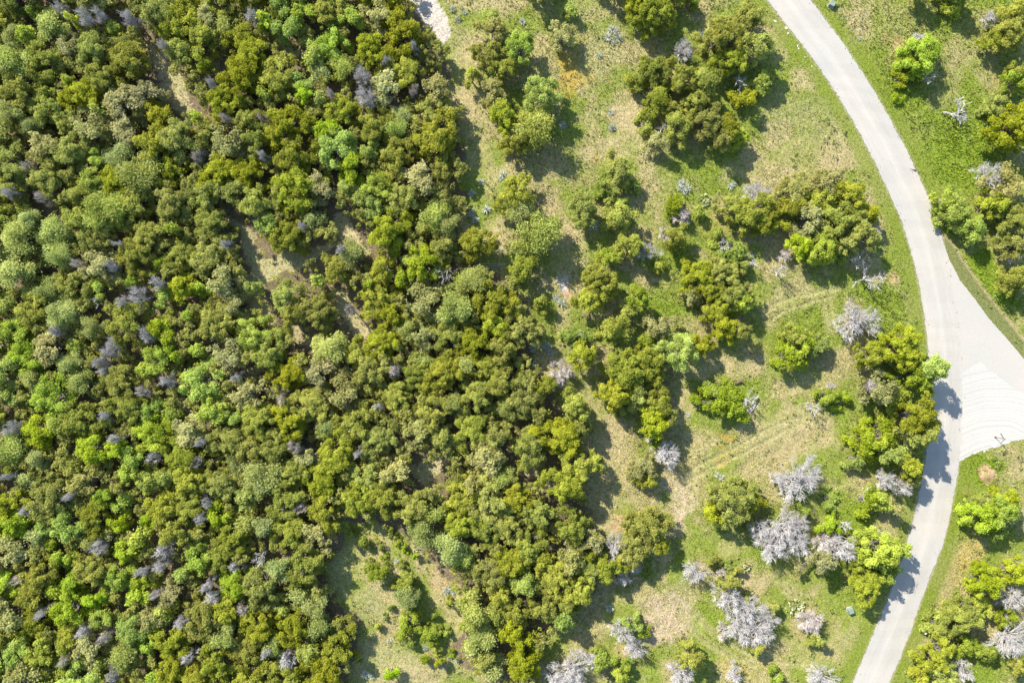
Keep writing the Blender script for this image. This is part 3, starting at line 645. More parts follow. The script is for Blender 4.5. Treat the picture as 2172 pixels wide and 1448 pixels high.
SPEC = {  # name, category, crown part, look, group, height per size
    'J': ('juniper_tree', 'tree', 'crown', 'olive green juniper', 'junipers'),
    'K': ('juniper_tree', 'tree', 'crown', 'thinning dry brownish olive juniper', 'dry junipers'),
    'O': ('oak_tree', 'tree', 'crown', 'fresh bright green broadleaf tree', 'bright green trees'),
    'M': ('mesquite_tree', 'tree', 'crown', 'feathery grey green tree', 'feathery grey green trees'),
    'Y': ('sapling', 'sapling', 'crown', 'small yellow green leafy sapling', 'yellow green saplings'),
    'G': ('leafy_shrub', 'shrub', 'crown', 'loose bright green leafy shrub', 'leafy shrubs'),
    'D': ('dead_tree', 'dead tree', 'twigs', 'leafless ash grey dead tree with dense twigs', 'grey dead trees'),
    'T': ('dead_bush', 'dead bush', 'twigs', 'leafless tan grey twiggy dead bush', 'tan dead bushes'),
    'B': ('bare_tree', 'dead tree', 'twigs', 'sparse bleached bare tree with crooked limbs', 'bare bleached trees'),
}
PLACED = []
def place(key, px, py, r, hs=1.0, wood=False):
    rm = r / PPM
    K = KINDS[key]; size = min(K, key=lambda s: abs(math.log(K[s]['R'] / rm)))
    R, H = K[size]['R'], K[size]['H']
    s = rm / R
    h = H * s ** .55 * hs * random.uniform(.9, 1.12)
    if not wood and key in 'JOM': h *= 1.1
    if wood: h = max(h, random.uniform(4.3, 5.8)) if key in 'JKOM' else max(h, random.uniform(6.0, 6.9))
    f = (CAM_H - .68 * h) / CAM_H
    x, y = (px - 1086) / PPM * f, -(py - 724) / PPM * f
    s *= f
    nm, cat, cp, look, grp = SPEC[key]
    me_c, me_t = random.choice(K[size]['v'])
    root = empty(nm, (x, y, float(ground_z(x, y)) - .03), random.uniform(0, 6.28), (s * random.uniform(.93, 1.07), s * random.uniform(.93, 1.07), h / H))
    obj(cp, me_c, root); obj('trunk', me_t, root)
    PLACED.append((root, key, px, py, r, wood))
    return root

# ------------------------------------------------------------------ trees one can pick out in the photograph: kind, px, py, radius px
OPEN = '''
O 1102 95 38;J 1038 112 34;J 1066 145 30;K 1045 60 34;J 1000 162 19;K 1040 188 34;J 1072 245 34;J 1052 222 24;O 1147 196 42;M 1130 268 46;J 1092 302 28;K 1190 70 33;Y 1209 22 15
J 1385 25 46;J 1345 2 28;G 1470 4 14;J 1350 -40 40;J 1300 -45 34;J 1430 -30 36;J 1160 -40 34;J 1130 -30 26
J 1385 150 42;J 1442 160 46;J 1352 170 22;D 1452 107 29;J 1530 78 50;J 1592 42 46;J 1552 128 40;J 1605 98 36;G 1612 165 34;J 1585 208 24;B 1570 172 22;J 1500 178 38;J 1395 215 34;D 1388 202 18
J 1500 250 44;J 1442 265 36;J 1545 268 30;J 1478 215 30;K 1398 296 26;Y 1562 288 24;J 1530 298 26;G 1368 262 22;B 1408 272 16;J 1420 232 26
J 1312 358 36;G 1284 396 24;G 1342 392 20;J 1242 440 36;J 1315 452 36;G 1320 425 16;J 1095 412 42;M 1098 440 34;M 1142 490 50;J 1106 572 32;J 1080 600 24;J 1012 512 40
G 1432 438 26;T 1445 456 20;Y 1480 450 14;D 1603 412 32;J 1590 448 46;J 1622 468 30;J 1552 432 26;G 1530 505 22;J 1338 520 32;D 1377 532 26;J 1432 502 30;T 1412 493 18;G 1294 545 30;B 1312 540 18;G 1400 560 16
B 1538 520 20;G 1560 528 30;G 1570 560 26;B 1590 555 20;J 1482 588 42;J 1532 582 40;J 1562 622 40;J 1522 652 40;J 1572 702 26;O 1577 642 26;J 1542 692 32;K 1470 625 26;J 1505 620 30
J 1272 598 42;J 1248 640 36;J 1302 692 36;O 1352 630 28;K 1400 690 34;G 1372 722 22;J 1330 655 22;J 1106 690 44;G 1228 718 34;J 1242 752 36;G 1200 710 18;B 1230 712 18
T 1186 792 31;J 1335 780 58;J 1372 772 40;J 1308 832 44;J 1392 858 44;J 1352 840 36;J 1388 895 38;K 1368 996 36;J 1375 1020 22;O 1440 745 44;D 1415 963 38;G 1325 872 18;D 1385 920 16;J 1420 880 24;G 1392 940 16
J 1492 732 26;G 1538 848 54;G 1510 835 26;B 1590 852 24;J 1216 858 38;J 1160 820 26;J 1188 930 52;J 1122 950 44;J 1232 988 40;J 1192 1030 48;J 1140 880 30;J 1230 905 26;J 1555 1065 54;J 1515 1090 24;J 1600 1070 22
G 1690 742 54;G 1732 735 32;J 1690 712 30;B 1700 722 22;D 1822 682 46;J 1852 752 30;J 1905 732 44;J 1930 762 26;D 1905 757 15;O 1992 782 31;G 1945 798 44;K 1870 825 42;D 1852 818 24;G 1905 848 34;J 1946 880 48;J 1968 905 30;J 1950 925 36
G 1855 932 54;G 1888 962 36;J 1930 990 28;D 1880 1018 26;D 1916 1032 23;G 1838 1060 36;B 1848 1042 20;G 1756 838 26;G 1790 852 18;B 1725 866 22;T 1765 820 12;G 1815 975 26;J 1935 1015 20;G 1870 1065 26;K 1900 1075 20
D 1700 1022 54;D 1652 1020 20;G 1760 1062 22;J 1368 1128 52;J 1342 1172 40;J 1398 1150 28;D 1308 1158 28;D 1336 1195 22;J 1208 1115 44;J 1140 1090 38;K 1252 1148 34;J 1282 1202 42;J 1182 1230 44;J 1122 1160 44;J 1232 1250 40;J 1152 1190 30;J 1252 1210 30
D 1322 1230 18;M 1112 1240 32;O 1196 1322 26;J 1152 1284 40;J 1112 1400 46;J 1092 1345 36;J 1205 1285 28;K 1120 1440 30;D 1325 1345 32;D 1348 1378 26;G 1340 1322 28;D 1210 1422 44;G 1276 1415 34;D 1255 1398 20;D 1180 1440 22;G 1320 1435 28
D 1476 1215 29;T 1525 1217 15;J 1512 1190 15;J 1552 1235 26;G 1552 1205 15;D 1545 1272 36;D 1590 1300 38;D 1608 1340 40;D 1570 1330 32;T 1535 1342 18;J 1605 1374 17;G 1580 1275 16;K 1640 1290 15;D 1630 1320 26
J 1466 1396 33;D 1450 1432 35;D 1558 1436 22;D 1662 1118 42;D 1642 1158 38;D 1690 1155 34;D 1700 1112 24;D 1620 1125 28;D 1785 1160 40;T 1752 1150 26;K 1742 1196 36;G 1762 1118 26;O 1872 1172 46;B 1872 1132 22;J 1845 1242 42
G 1884 1208 32;O 1922 1165 16;G 1820 1195 26;B 1795 1112 20;T 1722 1322 28;J 1736 1360 16;D 1745 1440 34;G 1650 1440 18;G 1700 1080 20;G 1590 1105 18;G 1810 1140 22
O 2092 1098 46;O 2132 1088 40;J 2084 1072 27;J 2142 1056 28;G 2062 1092 24;G 2110 1130 26;O 2102 1240 38;D 2158 1272 30;J 2042 1312 46;G 2002 1332 36;G 2080 1292 30;D 2148 1358 42;J 1984 1392 40;G 2056 1376 30;J 2004 1430 34;B 2046 1402 22;G 2100 1385 28;D 2050 1432 20;J 2160 1215 30;J 1955 1436 20;G 2140 1310 26;J 2168 1420 26
O 1962 112 44;G 1912 165 18;G 1926 128 24;G 1910 202 13;B 1972 158 26;G 1950 150 20;D 2100 36 17;J 2138 62 42;J 2110 85 26;J 2160 20 36;J 2168 150 26;J 2152 268 52;G 2118 222 28;O 2160 170 26;D 2108 375 36;G 2028 450 46;K 2135 395 50;J 2152 470 42;J 2110 430 32;D 2168 530 22;J 2158 592 36;O 2070 480 30;J 2160 520 34;O 2010 420 22;J 1960 -30 30;J 2030 -35 34;G 2020 20 18;G 2000 -15 22
K 1692 400 42;K 1752 392 44;J 1802 412 40;K 1718 458 44;J 1778 468 48;J 1825 488 42;J 1680 438 32;J 1745 425 36;D 1858 488 14;O 1742 528 38;O 1700 520 28;J 1840 452 28;O 1718 420 14;B 1820 552 24;B 1846 590 31;B 1656 572 22;T 1664 540 15;J 1800 515 30;J 1650 480 22;G 1785 530 24
O 1040 30 16;J 1150 640 18;J 985 600 22
G 1330 1420 22;G 1370 1340 16
G 796 1215 30;G 862 1240 24;M 862 1266 26;G 862 1328 27;G 906 1350 26;M 900 1130 34;M 952 1162 34;M 985 1182 28;M 1002 1300 42;M 1015 1352 38;O 828 1432 14;J 955 1280 11;J 932 1410 12;G 956 1392 9;J 1040 1215 46;J 1085 1195 36;J 1060 1260 32;G 770 1150 15;G 860 1165 8;G 880 1180 9;G 826 1290 9;G 815 1310 6;G 745 1130 9;G 980 1330 9;G 920 1305 8;G 968 1255 8;G 905 1330 10;J 1030 1400 30;M 1050 1420 24;G 850 1200 9;G 800 1160 12;G 830 1130 11;G 780 1195 9;G 835 1245 12;G 880 1275 12;Y 885 1310 10;G 845 1350 10;G 870 1290 9;G 925 1345 13;Y 800 1330 7;G 760 1400 9;G 900 1400 11;G 945 1340 10;G 870 1365 12;G 812 1180 8;G 840 1150 8;G 930 1385 10
'''
WOOD = '''
O 50 72 26;O 70 22 15;M 32 80 26;D 185 36 22;D 215 32 18;D 276 38 18;Y 155 40 10;O 246 62 20;M 470 60 24;D 538 34 18;Y 210 232 13;O 205 330 23;M 22 242 30;M 70 262 26;O 2 318 20;Y 410 245 12;Y 425 132 13;M 252 92 18;O 145 170 14
O 602 52 36;O 642 28 30;O 700 92 40;O 668 112 30;O 742 38 32;O 640 170 27;O 645 200 24;O 676 206 20;O 712 308 50;O 692 278 32;O 746 352 34;M 726 142 30;D 770 162 27;D 776 206 30;M 852 242 26;Y 560 38 19;Y 560 202 16;M 842 272 28;O 782 318 26;M 690 150 22;O 595 15 26
O 196 378 30;M 160 412 26;M 112 500 44;M 42 502 40;M 62 468 30;M 28 578 46;M 102 615 28;D 254 518 13;D 240 562 15;O 280 592 16;O 206 612 19;D 336 598 19;B 210 642 20;D 292 630 24;D 262 642 16;O 342 632 21;M 132 662 36;O 30 702 34;M 200 692 26;O 342 702 34;D 312 708 19;Y 366 486 12;O 426 612 19;O 400 666 15;O 530 610 18;O 335 556 15;M 130 540 30;O 262 472 14;M 8 640 24;T 60 352 14
O 566 474 29;M 664 470 21;O 736 396 23;O 800 398 38;O 790 440 30;O 896 558 44;O 862 592 26;M 746 540 31;M 920 458 38;M 950 482 30;M 1002 598 38;M 962 650 46;B 946 582 24;Y 670 590 16;Y 786 600 13;O 770 420 22;O 870 545 24;D 725 530 14
O 160 738 21;M 150 766 26;M 172 812 36;D 236 735 23;D 214 768 16;D 222 788 13;O 10 838 30;D 226 882 15;M 72 808 26;O 330 762 36;O 360 748 22;D 354 806 16;O 308 776 22;O 322 872 28;O 446 872 36;O 412 740 20;O 490 880 23;O 362 872 20;M 20 952 38;M 82 972 26;D 26 908 24;D 246 928 14;D 426 936 15;O 246 950 26;O 280 974 30;O 266 1006 24;D 326 968 16;O 310 1020 30;O 346 1014 23;O 216 1056 23;O 252 1074 22;M 556 1008 46;D 440 1064 17;M 492 984 22;O 522 1052 36;M 120 905 22;M 155 990 22
M 702 740 46;T 836 782 18;M 962 856 26;M 690 910 26;M 1072 870 26;M 1070 1012 28;T 625 945 16;M 905 760 24;M 985 770 22;O 920 1090 22;M 860 700 26
O 96 1118 26;M 76 1142 22;O 112 1152 20;O 250 1110 26;O 316 1110 23;Y 292 1142 18;M 184 1146 20;D 212 1156 23;O 262 1172 28;D 346 1166 20;D 340 1202 16;O 132 1190 26;O 250 1222 34;O 290 1232 26;O 152 1240 30;O 290 1262 30;Y 352 1300 18;Y 40 1356 13;O 216 1312 26;D 180 1338 16;D 386 1320 15;M 268 1388 34;O 312 1370 26;O 322 1436 21;D 440 1240 16;D 456 1262 20;M 482 1350 34;B 552 1186 23;O 422 1152 23;O 490 1092 16;M 522 1102 24;D 426 1100 15;O 200 1270 24;O 120 1250 22;T 225 1345 16;D 300 1210 14;O 380 1225 20;T 330 1260 12
M 562 1112 30;M 592 1210 30;M 672 1288 34;M 682 1322 34;M 582 1372 26;D 612 1400 21;D 565 1380 16;O 600 1290 16;M 640 1260 24;D 20 1010 12;M 60 1020 22
D 130 20 14;D 350 100 13;T 420 330 15;T 90 420 14;D 20 410 14;T 480 250 12;T 165 560 14;D 120 700 14;D 480 520 12;T 300 830 15;D 500 800 14;T 420 980 15;D 60 1080 14;D 150 1050 13;T 40 1230 14;D 90 1300 14;T 140 1400 16;D 240 1430 16;D 400 1390 15;T 520 1290 16;D 500 1200 14;T 640 1080 15;D 760 960 12;T 600 850 15;D 800 860 12;T 740 660 14;D 820 130 13;T 880 190 12;D 880 100 12;D 640 480 11;D 450 180 13;T 560 250 14;T 700 200 12;D 560 330 12
'''
def rows(s):
    for line in s.strip().splitlines():
        for e in line.split(';'):
            if e.strip():
                k, a, b, r = e.split(); yield k, float(a), float(b), float(r)
for k, a, b, r in rows(OPEN): place(k, a, b, r, 1.3 if (a > 1860 and 740 < b < 1260 and a < 2010) else 1.0)
for k, a, b, r in rows(WOOD): place(k, a, b, r, 1.0 if k not in 'DTB' else 1.0, wood=True)

# the wood: junipers thrown in until the canopy is closed
rgw = random.Random(5)
spots = [(p[2], p[3], p[4], p[1]) for p in PLACED]
_gx, _gy = np.meshgrid(np.arange(-150, 1450, 4.0), np.arange(-150, 1600, 4.0))
WMASK = inside(FOREST, _gx, _gy)
for g in GLADES: WMASK &= ~inside(g, _gx, _gy)
GMASK = np.zeros(WMASK.shape, dtype=bool)
for g in GLADES: GMASK |= inside(g, _gx, _gy)
def in_glade(x, y):
    i = int((x + 150) / 4); j = int((y + 150) / 4)
    return 0 <= j < GMASK.shape[0] and 0 <= i < GMASK.shape[1] and bool(GMASK[j, i])
def in_wood(x, y):
    i = int((x + 150) / 4); j = int((y + 150) / 4)
    return 0 <= j < WMASK.shape[0] and 0 <= i < WMASK.shape[1] and bool(WMASK[j, i])
nJ = 0
J_CAP = 250
for tries in range(60000):
    if nJ >= J_CAP: break
    t = tries / 60000
    r = rgw.uniform(34, 44) if t < .25 else rgw.uniform(26, 34)
    x = rgw.uniform(-30, 1300); y = rgw.uniform(-40, 1480)
    if not in_wood(x, y): continue
    if any(not in_wood(x + dx * r * .95, y + dy * r * .95) for dx, dy in ((1, 0), (.7, .7), (.7, -.7))): continue
    if any(in_glade(x + math.cos(q) * r * m_, y + math.sin(q) * r * m_) for q in np.arange(8) * .785 for m_ in (.5, 1.02)): continue
    ok = True
    for (a, b, q, kk) in spots:
        lim = (r + q) * (.68 if kk in 'JK' else .74)
        if (a - x) ** 2 + (b - y) ** 2 < lim * lim: ok = False; break
    if not ok: continue
    spots.append((x, y, r, 'J')); u_ = rgw.random(); kk_ = 'K' if u_ < .12 else ('O' if (x < 560 and y > 660 and u_ < .34) else ('M' if (x < 330 and u_ < .26) else 'J'))
    place(kk_, x, y, r * 1.22, 1.0, wood=True); nJ += 1
print('fill junipers', nJ, 'total', len(PLACED))

# undergrowth between the trunks: a mass nobody could count
def build_under():
    rng = np.random.default_rng(11)
    n = 5500; X = rng.uniform(-95, 18, n); Y = rng.uniform(-62, 62, n)
    PX = 1086 + X * PPM; PY = 724 - Y * PPM
    k = inside(FOREST, PX, PY)
    for g in GLADES: k &= ~inside(g, PX, PY)
    X, Y = X[k], Y[k]; n = len(X); m = 26
    hz = rng.uniform(.5, 4.3, n) * rng.uniform(.7, 1, n)
    c = np.repeat(np.stack([X, Y, hz], -1), m, 0)
    d = rdir(rng, n * m); d[:, 2] = np.abs(d[:, 2])
    P = c + d * np.repeat(rng.uniform(.3, .65, n), m)[:, None] * rng.uniform(.4, 1, (n * m, 1))
    nn = d + rdir(rng, n * m); nn /= np.linalg.norm(nn, axis=1)[:, None]
    V, F = leaves(rng, P, nn, .10 * rng.uniform(.7, 1.3, n * m))
    tt = np.clip(np.repeat(rng.uniform(.1, .9, n), m) + rng.normal(0, .1, n * m), 0, 1)
    o = obj('undergrowth', mesh_np('undergrowth', V, F, M['under'], attr=np.repeat(tt, 4)))
    tag(o, 'low tangled olive undergrowth filling the gaps between the wood trees', 'undergrowth', kind='stuff')
build_under()
def build_thicket():
    """the small crowns beyond the countable ones, closing the canopy"""
    rng = np.random.default_rng(77); got = []
    for t in range(40000):
        r = rng.uniform(12, 20); x = rng.uniform(-40, 1260); y = rng.uniform(-45, 1495)
        if not in_wood(x, y) or any(in_glade(x + math.cos(q) * r, y + math.sin(q) * r) for q in np.arange(6) * 1.05): continue
        if any((a - x) ** 2 + (b - y) ** 2 < ((r + q * (1.1 if k in 'JK' else .95)) * .70) ** 2 for a, b, q, k in spots): continue
        spots.append((x, y, r, 'S')); got.append((x, y, r))
        if len(got) >= 300: break
    mb = MB(); tk = MB()
    for x, y, r in got:
        h = rng.uniform(3.6, 5.0); f = (CAM_H - .7 * h) / CAM_H; X = (x - 1086) / PPM * f; Y = -(y - 724) / PPM * f; R = r / PPM * 1.2
        nl = int(30 * (R / 1.5) ** 1.3) + 8
        P, bt = dome2(rng, nl, R, h - .2, h * .4, 2.4, .3, .38); tint0 = rng.uniform(.25, .75)
        m = 28
        d = rdir(rng, nl * m); d[:, 2] = np.where(rng.random(nl * m) < .75, np.abs(d[:, 2]), d[:, 2])
        pos = np.repeat(P, m, 0) + d * (.38 * rng.uniform(.45, 1.08, nl * m) ** .6)[:, None] + np.array([X, Y, 0])
        nn = d * .8 + np.array([0, 0, .55]) + rdir(rng, nl * m) * .8; nn /= np.linalg.norm(nn, axis=1)[:, None]
        V, F = leaves(rng, pos, nn, .10 * rng.uniform(.65, 1.3, nl * m))
        mb.add(V, F, np.repeat(np.clip(tint0 + np.repeat(bt + rng.uniform(-.2, .2, nl), m) + rng.normal(0, .14, nl * m), 0, 1), 4))
        for p in P[rng.choice(nl, 5)]: tube(tk, [(X, Y, -.1), (X + p[0] * .3, Y + p[1] * .3, h * .45), (X + p[0], Y + p[1], p[2])], [.10, .06, .015], 4)
    o = empty('thicket'); obj('foliage', mb.mesh('thicket_foliage', M['juniper']), o)['kind'] = 'stuff'; obj('stems', tk.mesh('thicket_stems', M['bark']), o)['kind'] = 'stuff'
    tag(o, 'small olive saplings massed between the crowns of the dense wood', 'thicket', kind='stuff')
    return len(got)
NTH = build_thicket()
def build_weeds():
    rng = np.random.default_rng(12)
    n = 9000; X = rng.uniform(-30, 90, n); Y = rng.uniform(-61, 61, n)
    C, dens, hei, road, t1, dr, f = ground_layers(X, Y)
    cl = fbm(X * .25 + 3, Y * .25, 3)
    k = (~road) & (rng.random(n) < dens * smooth01(.38, .68, cl)) & (t1 < .2) & (dr > 52)
    X, Y = X[k], Y[k]; n = len(X); m = 12
    R = .12 + .55 * rng.random(n) ** 2.5
    z = ground_z(X, Y)
    c = np.repeat(np.stack([X, Y, z + R * .3], -1), m, 0)
    d = rdir(rng, n * m); d[:, 2] = np.abs(d[:, 2])
    P = c + d * np.repeat(R, m)[:, None] * rng.uniform(.5, 1, (n * m, 1))
    nn = d + rdir(rng, n * m) * .7; nn /= np.linalg.norm(nn, axis=1)[:, None]
    V, F = leaves(rng, P, nn, (.045 + .10 * np.repeat(R, m)) * rng.uniform(.7, 1.3, n * m))
    tt = np.clip(np.repeat(rng.uniform(.05, 1.0, n), m) + rng.normal(0, .1, n * m), 0, 1)
    o = obj('weeds', mesh_np('weeds', V, F, M['weed'], attr=np.repeat(tt, 4)))
    tag(o, 'low leafy weeds dotted through the meadow grass', 'weeds', kind='stuff')
build_weeds()

# ------------------------------------------------------------------ agaves and cactus
def rosette(rng, n, R, el0, el1, wid):
    mb = MB()
    for i in range(n):
        a = i * 2.399 + rng.normal(0, .15); el = rng.uniform(el0, el1); L = R * rng.uniform(.8, 1.08)
        d = np.array([math.cos(a) * math.cos(el), math.sin(a) * math.cos(el), math.sin(el)]); s = np.array([-math.sin(a), math.cos(a), 0]); u = np.cross(d, s)
        w0 = wid * rng.uniform(.8, 1.2); b = np.array([0, 0, .08])
        pts = [b + s * w0 * .5, b - s * w0 * .5, b + d * L * .45 + s * w0 - u * .03, b + d * L * .45 - s * w0 - u * .03, b + d * L * .45 + u * w0 * .5, b + d * L + np.array([0, 0, -.05 * L])]
        tn = rng.uniform(.25, .85)
        mb.add(pts, [[0, 4, 2], [0, 1, 4], [1, 3, 4], [2, 4, 5], [4, 3, 5]], tn)
    return mb
ra = np.random.default_rng(31)
AG = [(rosette(ra, 34, 1.0, .05, .6, .075).mesh('agave_outer', M['agave']), rosette(ra, 16, .75, .7, 1.35, .06).mesh('agave_inner', M['agave'])) for v in range(4)]
AGL = []
def agave(px, py, r, hs=1.0):
    x, y = W(px, py, .4); s = r / PPM
    o = empty('agave_plant', (x, y, float(ground_z(x, y))), random.uniform(0, 6.28), (s, s, s * hs))
    a, b = random.choice(AG); obj('outer_leaves', a, o); obj('inner_leaves', b, o); AGL.append((o, px, py, r)); return o
for px, py, r in [(1298, 60, 12), (1290, 78, 13), (1312, 80, 13), (1306, 66, 11), (1300, 90, 9), (1272, 118, 9), (1296, 237, 9), (1299, 269, 11), (1258, 478, 17), (1283, 405, 10), (1446, 388, 13), (1458, 398, 13), (1452, 404, 11), (1442, 398, 10), (1550, 395, 10), (1557, 389, 8),
                  (1191, 641, 14), (1178, 630, 10), (1000, 452, 13), (1032, 444, 13), (1008, 466, 11), (1066, 370, 11), (1062, 378, 8), (862, 1160, 9), (841, 1190, 8), (948, 1252, 13), (960, 1256, 9), (825, 1360, 8), (775, 1430, 12), (788, 1436, 10), (955, 1392, 11), (968, 1402, 9), (900, 1375, 9),
                  (1530, 1012, 10), (1520, 1006, 8), (1293, 1291, 12), (1160, 735, 13), (1168, 748, 10), (1130, 738, 11), (1135, 772, 10), (1826, 80, 6), (1495, 72, 14), (1480, 78, 10), (1194, 264, 12), (1460, 880, 7), (1108, 45, 10), (970, 40, 9), (960, 18, 10), (985, 25, 8), (1150, 250, 9), (1020, 385, 10), (1000, 410, 11), (1060, 530, 8), (1172, 1158, 7), (1345, 655, 7), (940, 1415, 8), (850, 1310, 7)]:
    agave(px, py, r)
def pad_mesh():
    mb = MB(); th = np.arange(8) / 8 * 2 * np.pi
    ring = np.stack([.13 * np.cos(th), np.zeros(8), .17 + .17 * np.sin(th)], -1)
    V = np.concatenate([ring, [[0, .035, .17], [0, -.035, .17]]])
    F = [[i, (i + 1) % 8, 8] for i in range(8)] + [[(i + 1) % 8, i, 9] for i in range(8)]
    mb.add(V, F, np.r_[np.full(8, .7), .4, .5]); return mb.mesh('pad', M['cactus'], smooth=False)
PADM = pad_mesh()
def pear(px, py, r, n, label):
    x, y = W(px, py, .4); o = empty('prickly_pear', (x, y, float(ground_z(x, y))))
    R = r / PPM
    for i in range(n):
        a = random.uniform(0, 6.28); t = R * math.sqrt(random.random())
        p = obj('pad', PADM, o); p.location = (t * math.cos(a), t * math.sin(a), random.choice([0, 0, .2, .42]) * (1 - .6 * t / R))
        p.rotation_euler = (random.uniform(-.9, .9), random.uniform(-.6, .6), random.uniform(0, 6.28)); k = random.uniform(.9, 1.5); p.scale = (k, k, k)
    tag(o, label, 'cactus')
pear(1690, 1291, 20, 110, 'wide prickly pear clump of pale green pads beside the tan dead bush')
pear(1495, 425, 13, 44, 'small prickly pear clump in the grass beside the grey agave cluster')
pear(1584, 1204, 9, 24, 'small prickly pear clump in dry grass east of the white dead tree')
pear(883, 1164, 7, 16, 'little prickly pear clump in the lower glade')

# ------------------------------------------------------------------ man-made things and stones
def boxm(mb, c, s, rz=0, tint=.5, top=None):
    x, y, z = s[0] / 2, s[1] / 2, s[2] / 2
    V = np.array([[-x, -y, -z], [x, -y, -z], [x, y, -z], [-x, y, -z], [-x, -y, z], [x, -y, z], [x, y, z], [-x, y, z]])
    if top is not None: V[4:, :2] *= top
    R = np.array([[math.cos(rz), -math.sin(rz), 0], [math.sin(rz), math.cos(rz), 0], [0, 0, 1]])
    mb.add(V @ R.T + np.array(c), [[0, 3, 2, 1], [4, 5, 6, 7], [0, 1, 5, 4], [1, 2, 6, 5], [2, 3, 7, 6], [3, 0, 4, 7]], tint)
def mbobj(name, parent, mat, f):
    m = MB(); f(m); return obj(name, m.mesh(name, mat), parent)
def utility_box(px, py, rz, s, label):
    x, y = W(px, py, .6); o = empty('utility_box', (x, y, float(ground_z(x, y))), rz)
    mbobj('concrete_base', o, M['boxbase'], lambda m: boxm(m, (0, 0, .0), (s + .2, s + .2, .16)))
    mbobj('cabinet', o, M['box'], lambda m: boxm(m, (0, 0, .36), (s, s, .56)))
    mbobj('lid', o, M['box'], lambda m: boxm(m, (0, 0, .70), (s + .06, s + .06, .12), top=.9))
    mbobj('handle', o, M['sign_blade'], lambda m: boxm(m, (0, -s / 2 - .02, .42), (.16, .05, .05)))
    tag(o, label, 'utility box')
utility_box(1766, 8, math.radians(-28), .85, 'square green utility box in grass right of the upper road')
utility_box(1806, 1296, math.radians(20), .85, 'green utility box in grass beside the lower road near the prickly pear')
x, y = W(2110.7, 926.6); sg = empty('street_sign', (x, y, 0)); hS = 2.3
def post(m): tube(m, [(0, 0, -.2), (0, 0, hS * .5), (0, 0, hS)], [.05, .05, .05], 8)
mbobj('post', sg, M['sign_red'], post)
mbobj('base_collar', sg, M['sign_red'], lambda m: tube(m, [(0, 0, -.05), (0, 0, .22)], [.17, .12], 10))
mbobj('cap', sg, M['sign_red'], lambda m: tube(m, [(0, 0, hS), (0, 0, hS + .16)], [.09, .07], 8))
mbobj('name_blade', sg, M['sign_blade'], lambda m: boxm(m, (-.30, .5, hS - .16), (1.0, .03, .22), math.radians(120)))
mbobj('name_blade', sg, M['sign_blade'], lambda m: boxm(m, (-.44, -.42, hS + .09), (1.0, .03, .22), math.radians(42)))
tag(sg, 'slim rust red street sign post with crossed name blades on the white gravel edge', 'street sign')
x, y = W(1961, 1341, .5); mk = empty('marker_post', (x, y, 0))
mbobj('pipe', mk, M['white'], lambda m: tube(m, [(0, 0, -.1), (0, 0, .8)], [.13, .13], 10)); mbobj('cap', mk, M['white'], lambda m: tube(m, [(0, 0, .8), (0, 0, .92)], [.19, .12], 10))
tag(mk, 'short white utility marker pipe in grass right of the lower road', 'marker post')
def stone_mesh(rng):
    import bmesh
    bm = bmesh.new(); bmesh.ops.create_icosphere(bm, subdivisions=2, radius=1)
    ph = rng.uniform(0, 6, 6)
    for v in bm.verts:
        c = v.co; k = 1 + .16 * math.sin(3 * c.x + ph[0]) + .14 * math.sin(4 * c.y + ph[1]) + .1 * math.sin(5 * c.z + ph[2] + 2 * c.x); v.co = c * k
        if v.co.z > .45: v.co.z = .45 + (v.co.z - .45) * .3
    me = bpy.data.meshes.new('stone'); bm.to_mesh(me); bm.free(); me.materials.append(M['stone']); return me
STM = [stone_mesh(np.random.default_rng(s)) for s in range(5)]
def stone(px, py, rx, ry, rz, label, group=None):
    x, y = W(px, py); o = obj('limestone_rock', random.choice(STM)); o.location = (x, y, float(ground_z(x, y)) + .02); o.rotation_euler = (0, 0, rz)
    o.scale = (rx / PPM, ry / PPM, min(rx, ry) / PPM * .7); tag(o, label, 'rock', group)
stone(2112, 944, 9, 4.5, .45, 'long flat pale limestone rock at the grass edge below the street sign')
for px, py, r in [(1644, 46, 3.2), (1668, 60, 3.5), (1671, 72, 3), (1692, 98, 2.6), (1694, 104, 2.2), (1708, 122, 2), (1722, 142, 2.2), (2088, 957, 3), (2094, 954, 2.2), (2068, 962, 2.5), (2140, 938, 2.4), (2076, 959, 1.8)]:
    top = py < 500
    stone(px, py, r, r * .7, random.uniform(0, 3), 'small pale rock lying along the left verge of the upper road' if top else 'small pale rock along the lower rim of the white gravel', 'roadside rocks')
def build_crumbs():
    rng = np.random.default_rng(8); mb = MB()
    E = np.concatenate([spline(ROAD_L, 6), spline(ROAD_R, 6)]); side = np.r_[np.ones(len(E) // 2), -np.ones(len(E) - len(E) // 2)]
    for i in rng.choice(len(E), 330):
        d = abs(rng.normal(0, 5)) - 2; x, y = W(E[i, 0] + side[i] * d + rng.normal(0, 2), E[i, 1] + rng.normal(0, 5)); r = rng.uniform(.03, .1)
        A = rng.normal(0, 1, (5, 3)); V = np.array([[1, 0, -.2], [-.6, .9, -.2], [-.6, -.9, -.2], [.1, .1, .9], [.5, .6, .3]]) + A * .2
        mb.add(V * r + np.array([x, y, .04]), [[0, 1, 3], [1, 2, 3], [2, 0, 3], [0, 4, 1], [0, 3, 4], [1, 4, 3]], rng.random())
    o = obj('gravel_crumbs', mb.mesh('gravel_crumbs', M['crumb'])); tag(o, 'scattered dirt clods and leaf crumbs along the road edges', 'debris', kind='stuff')
build_crumbs()
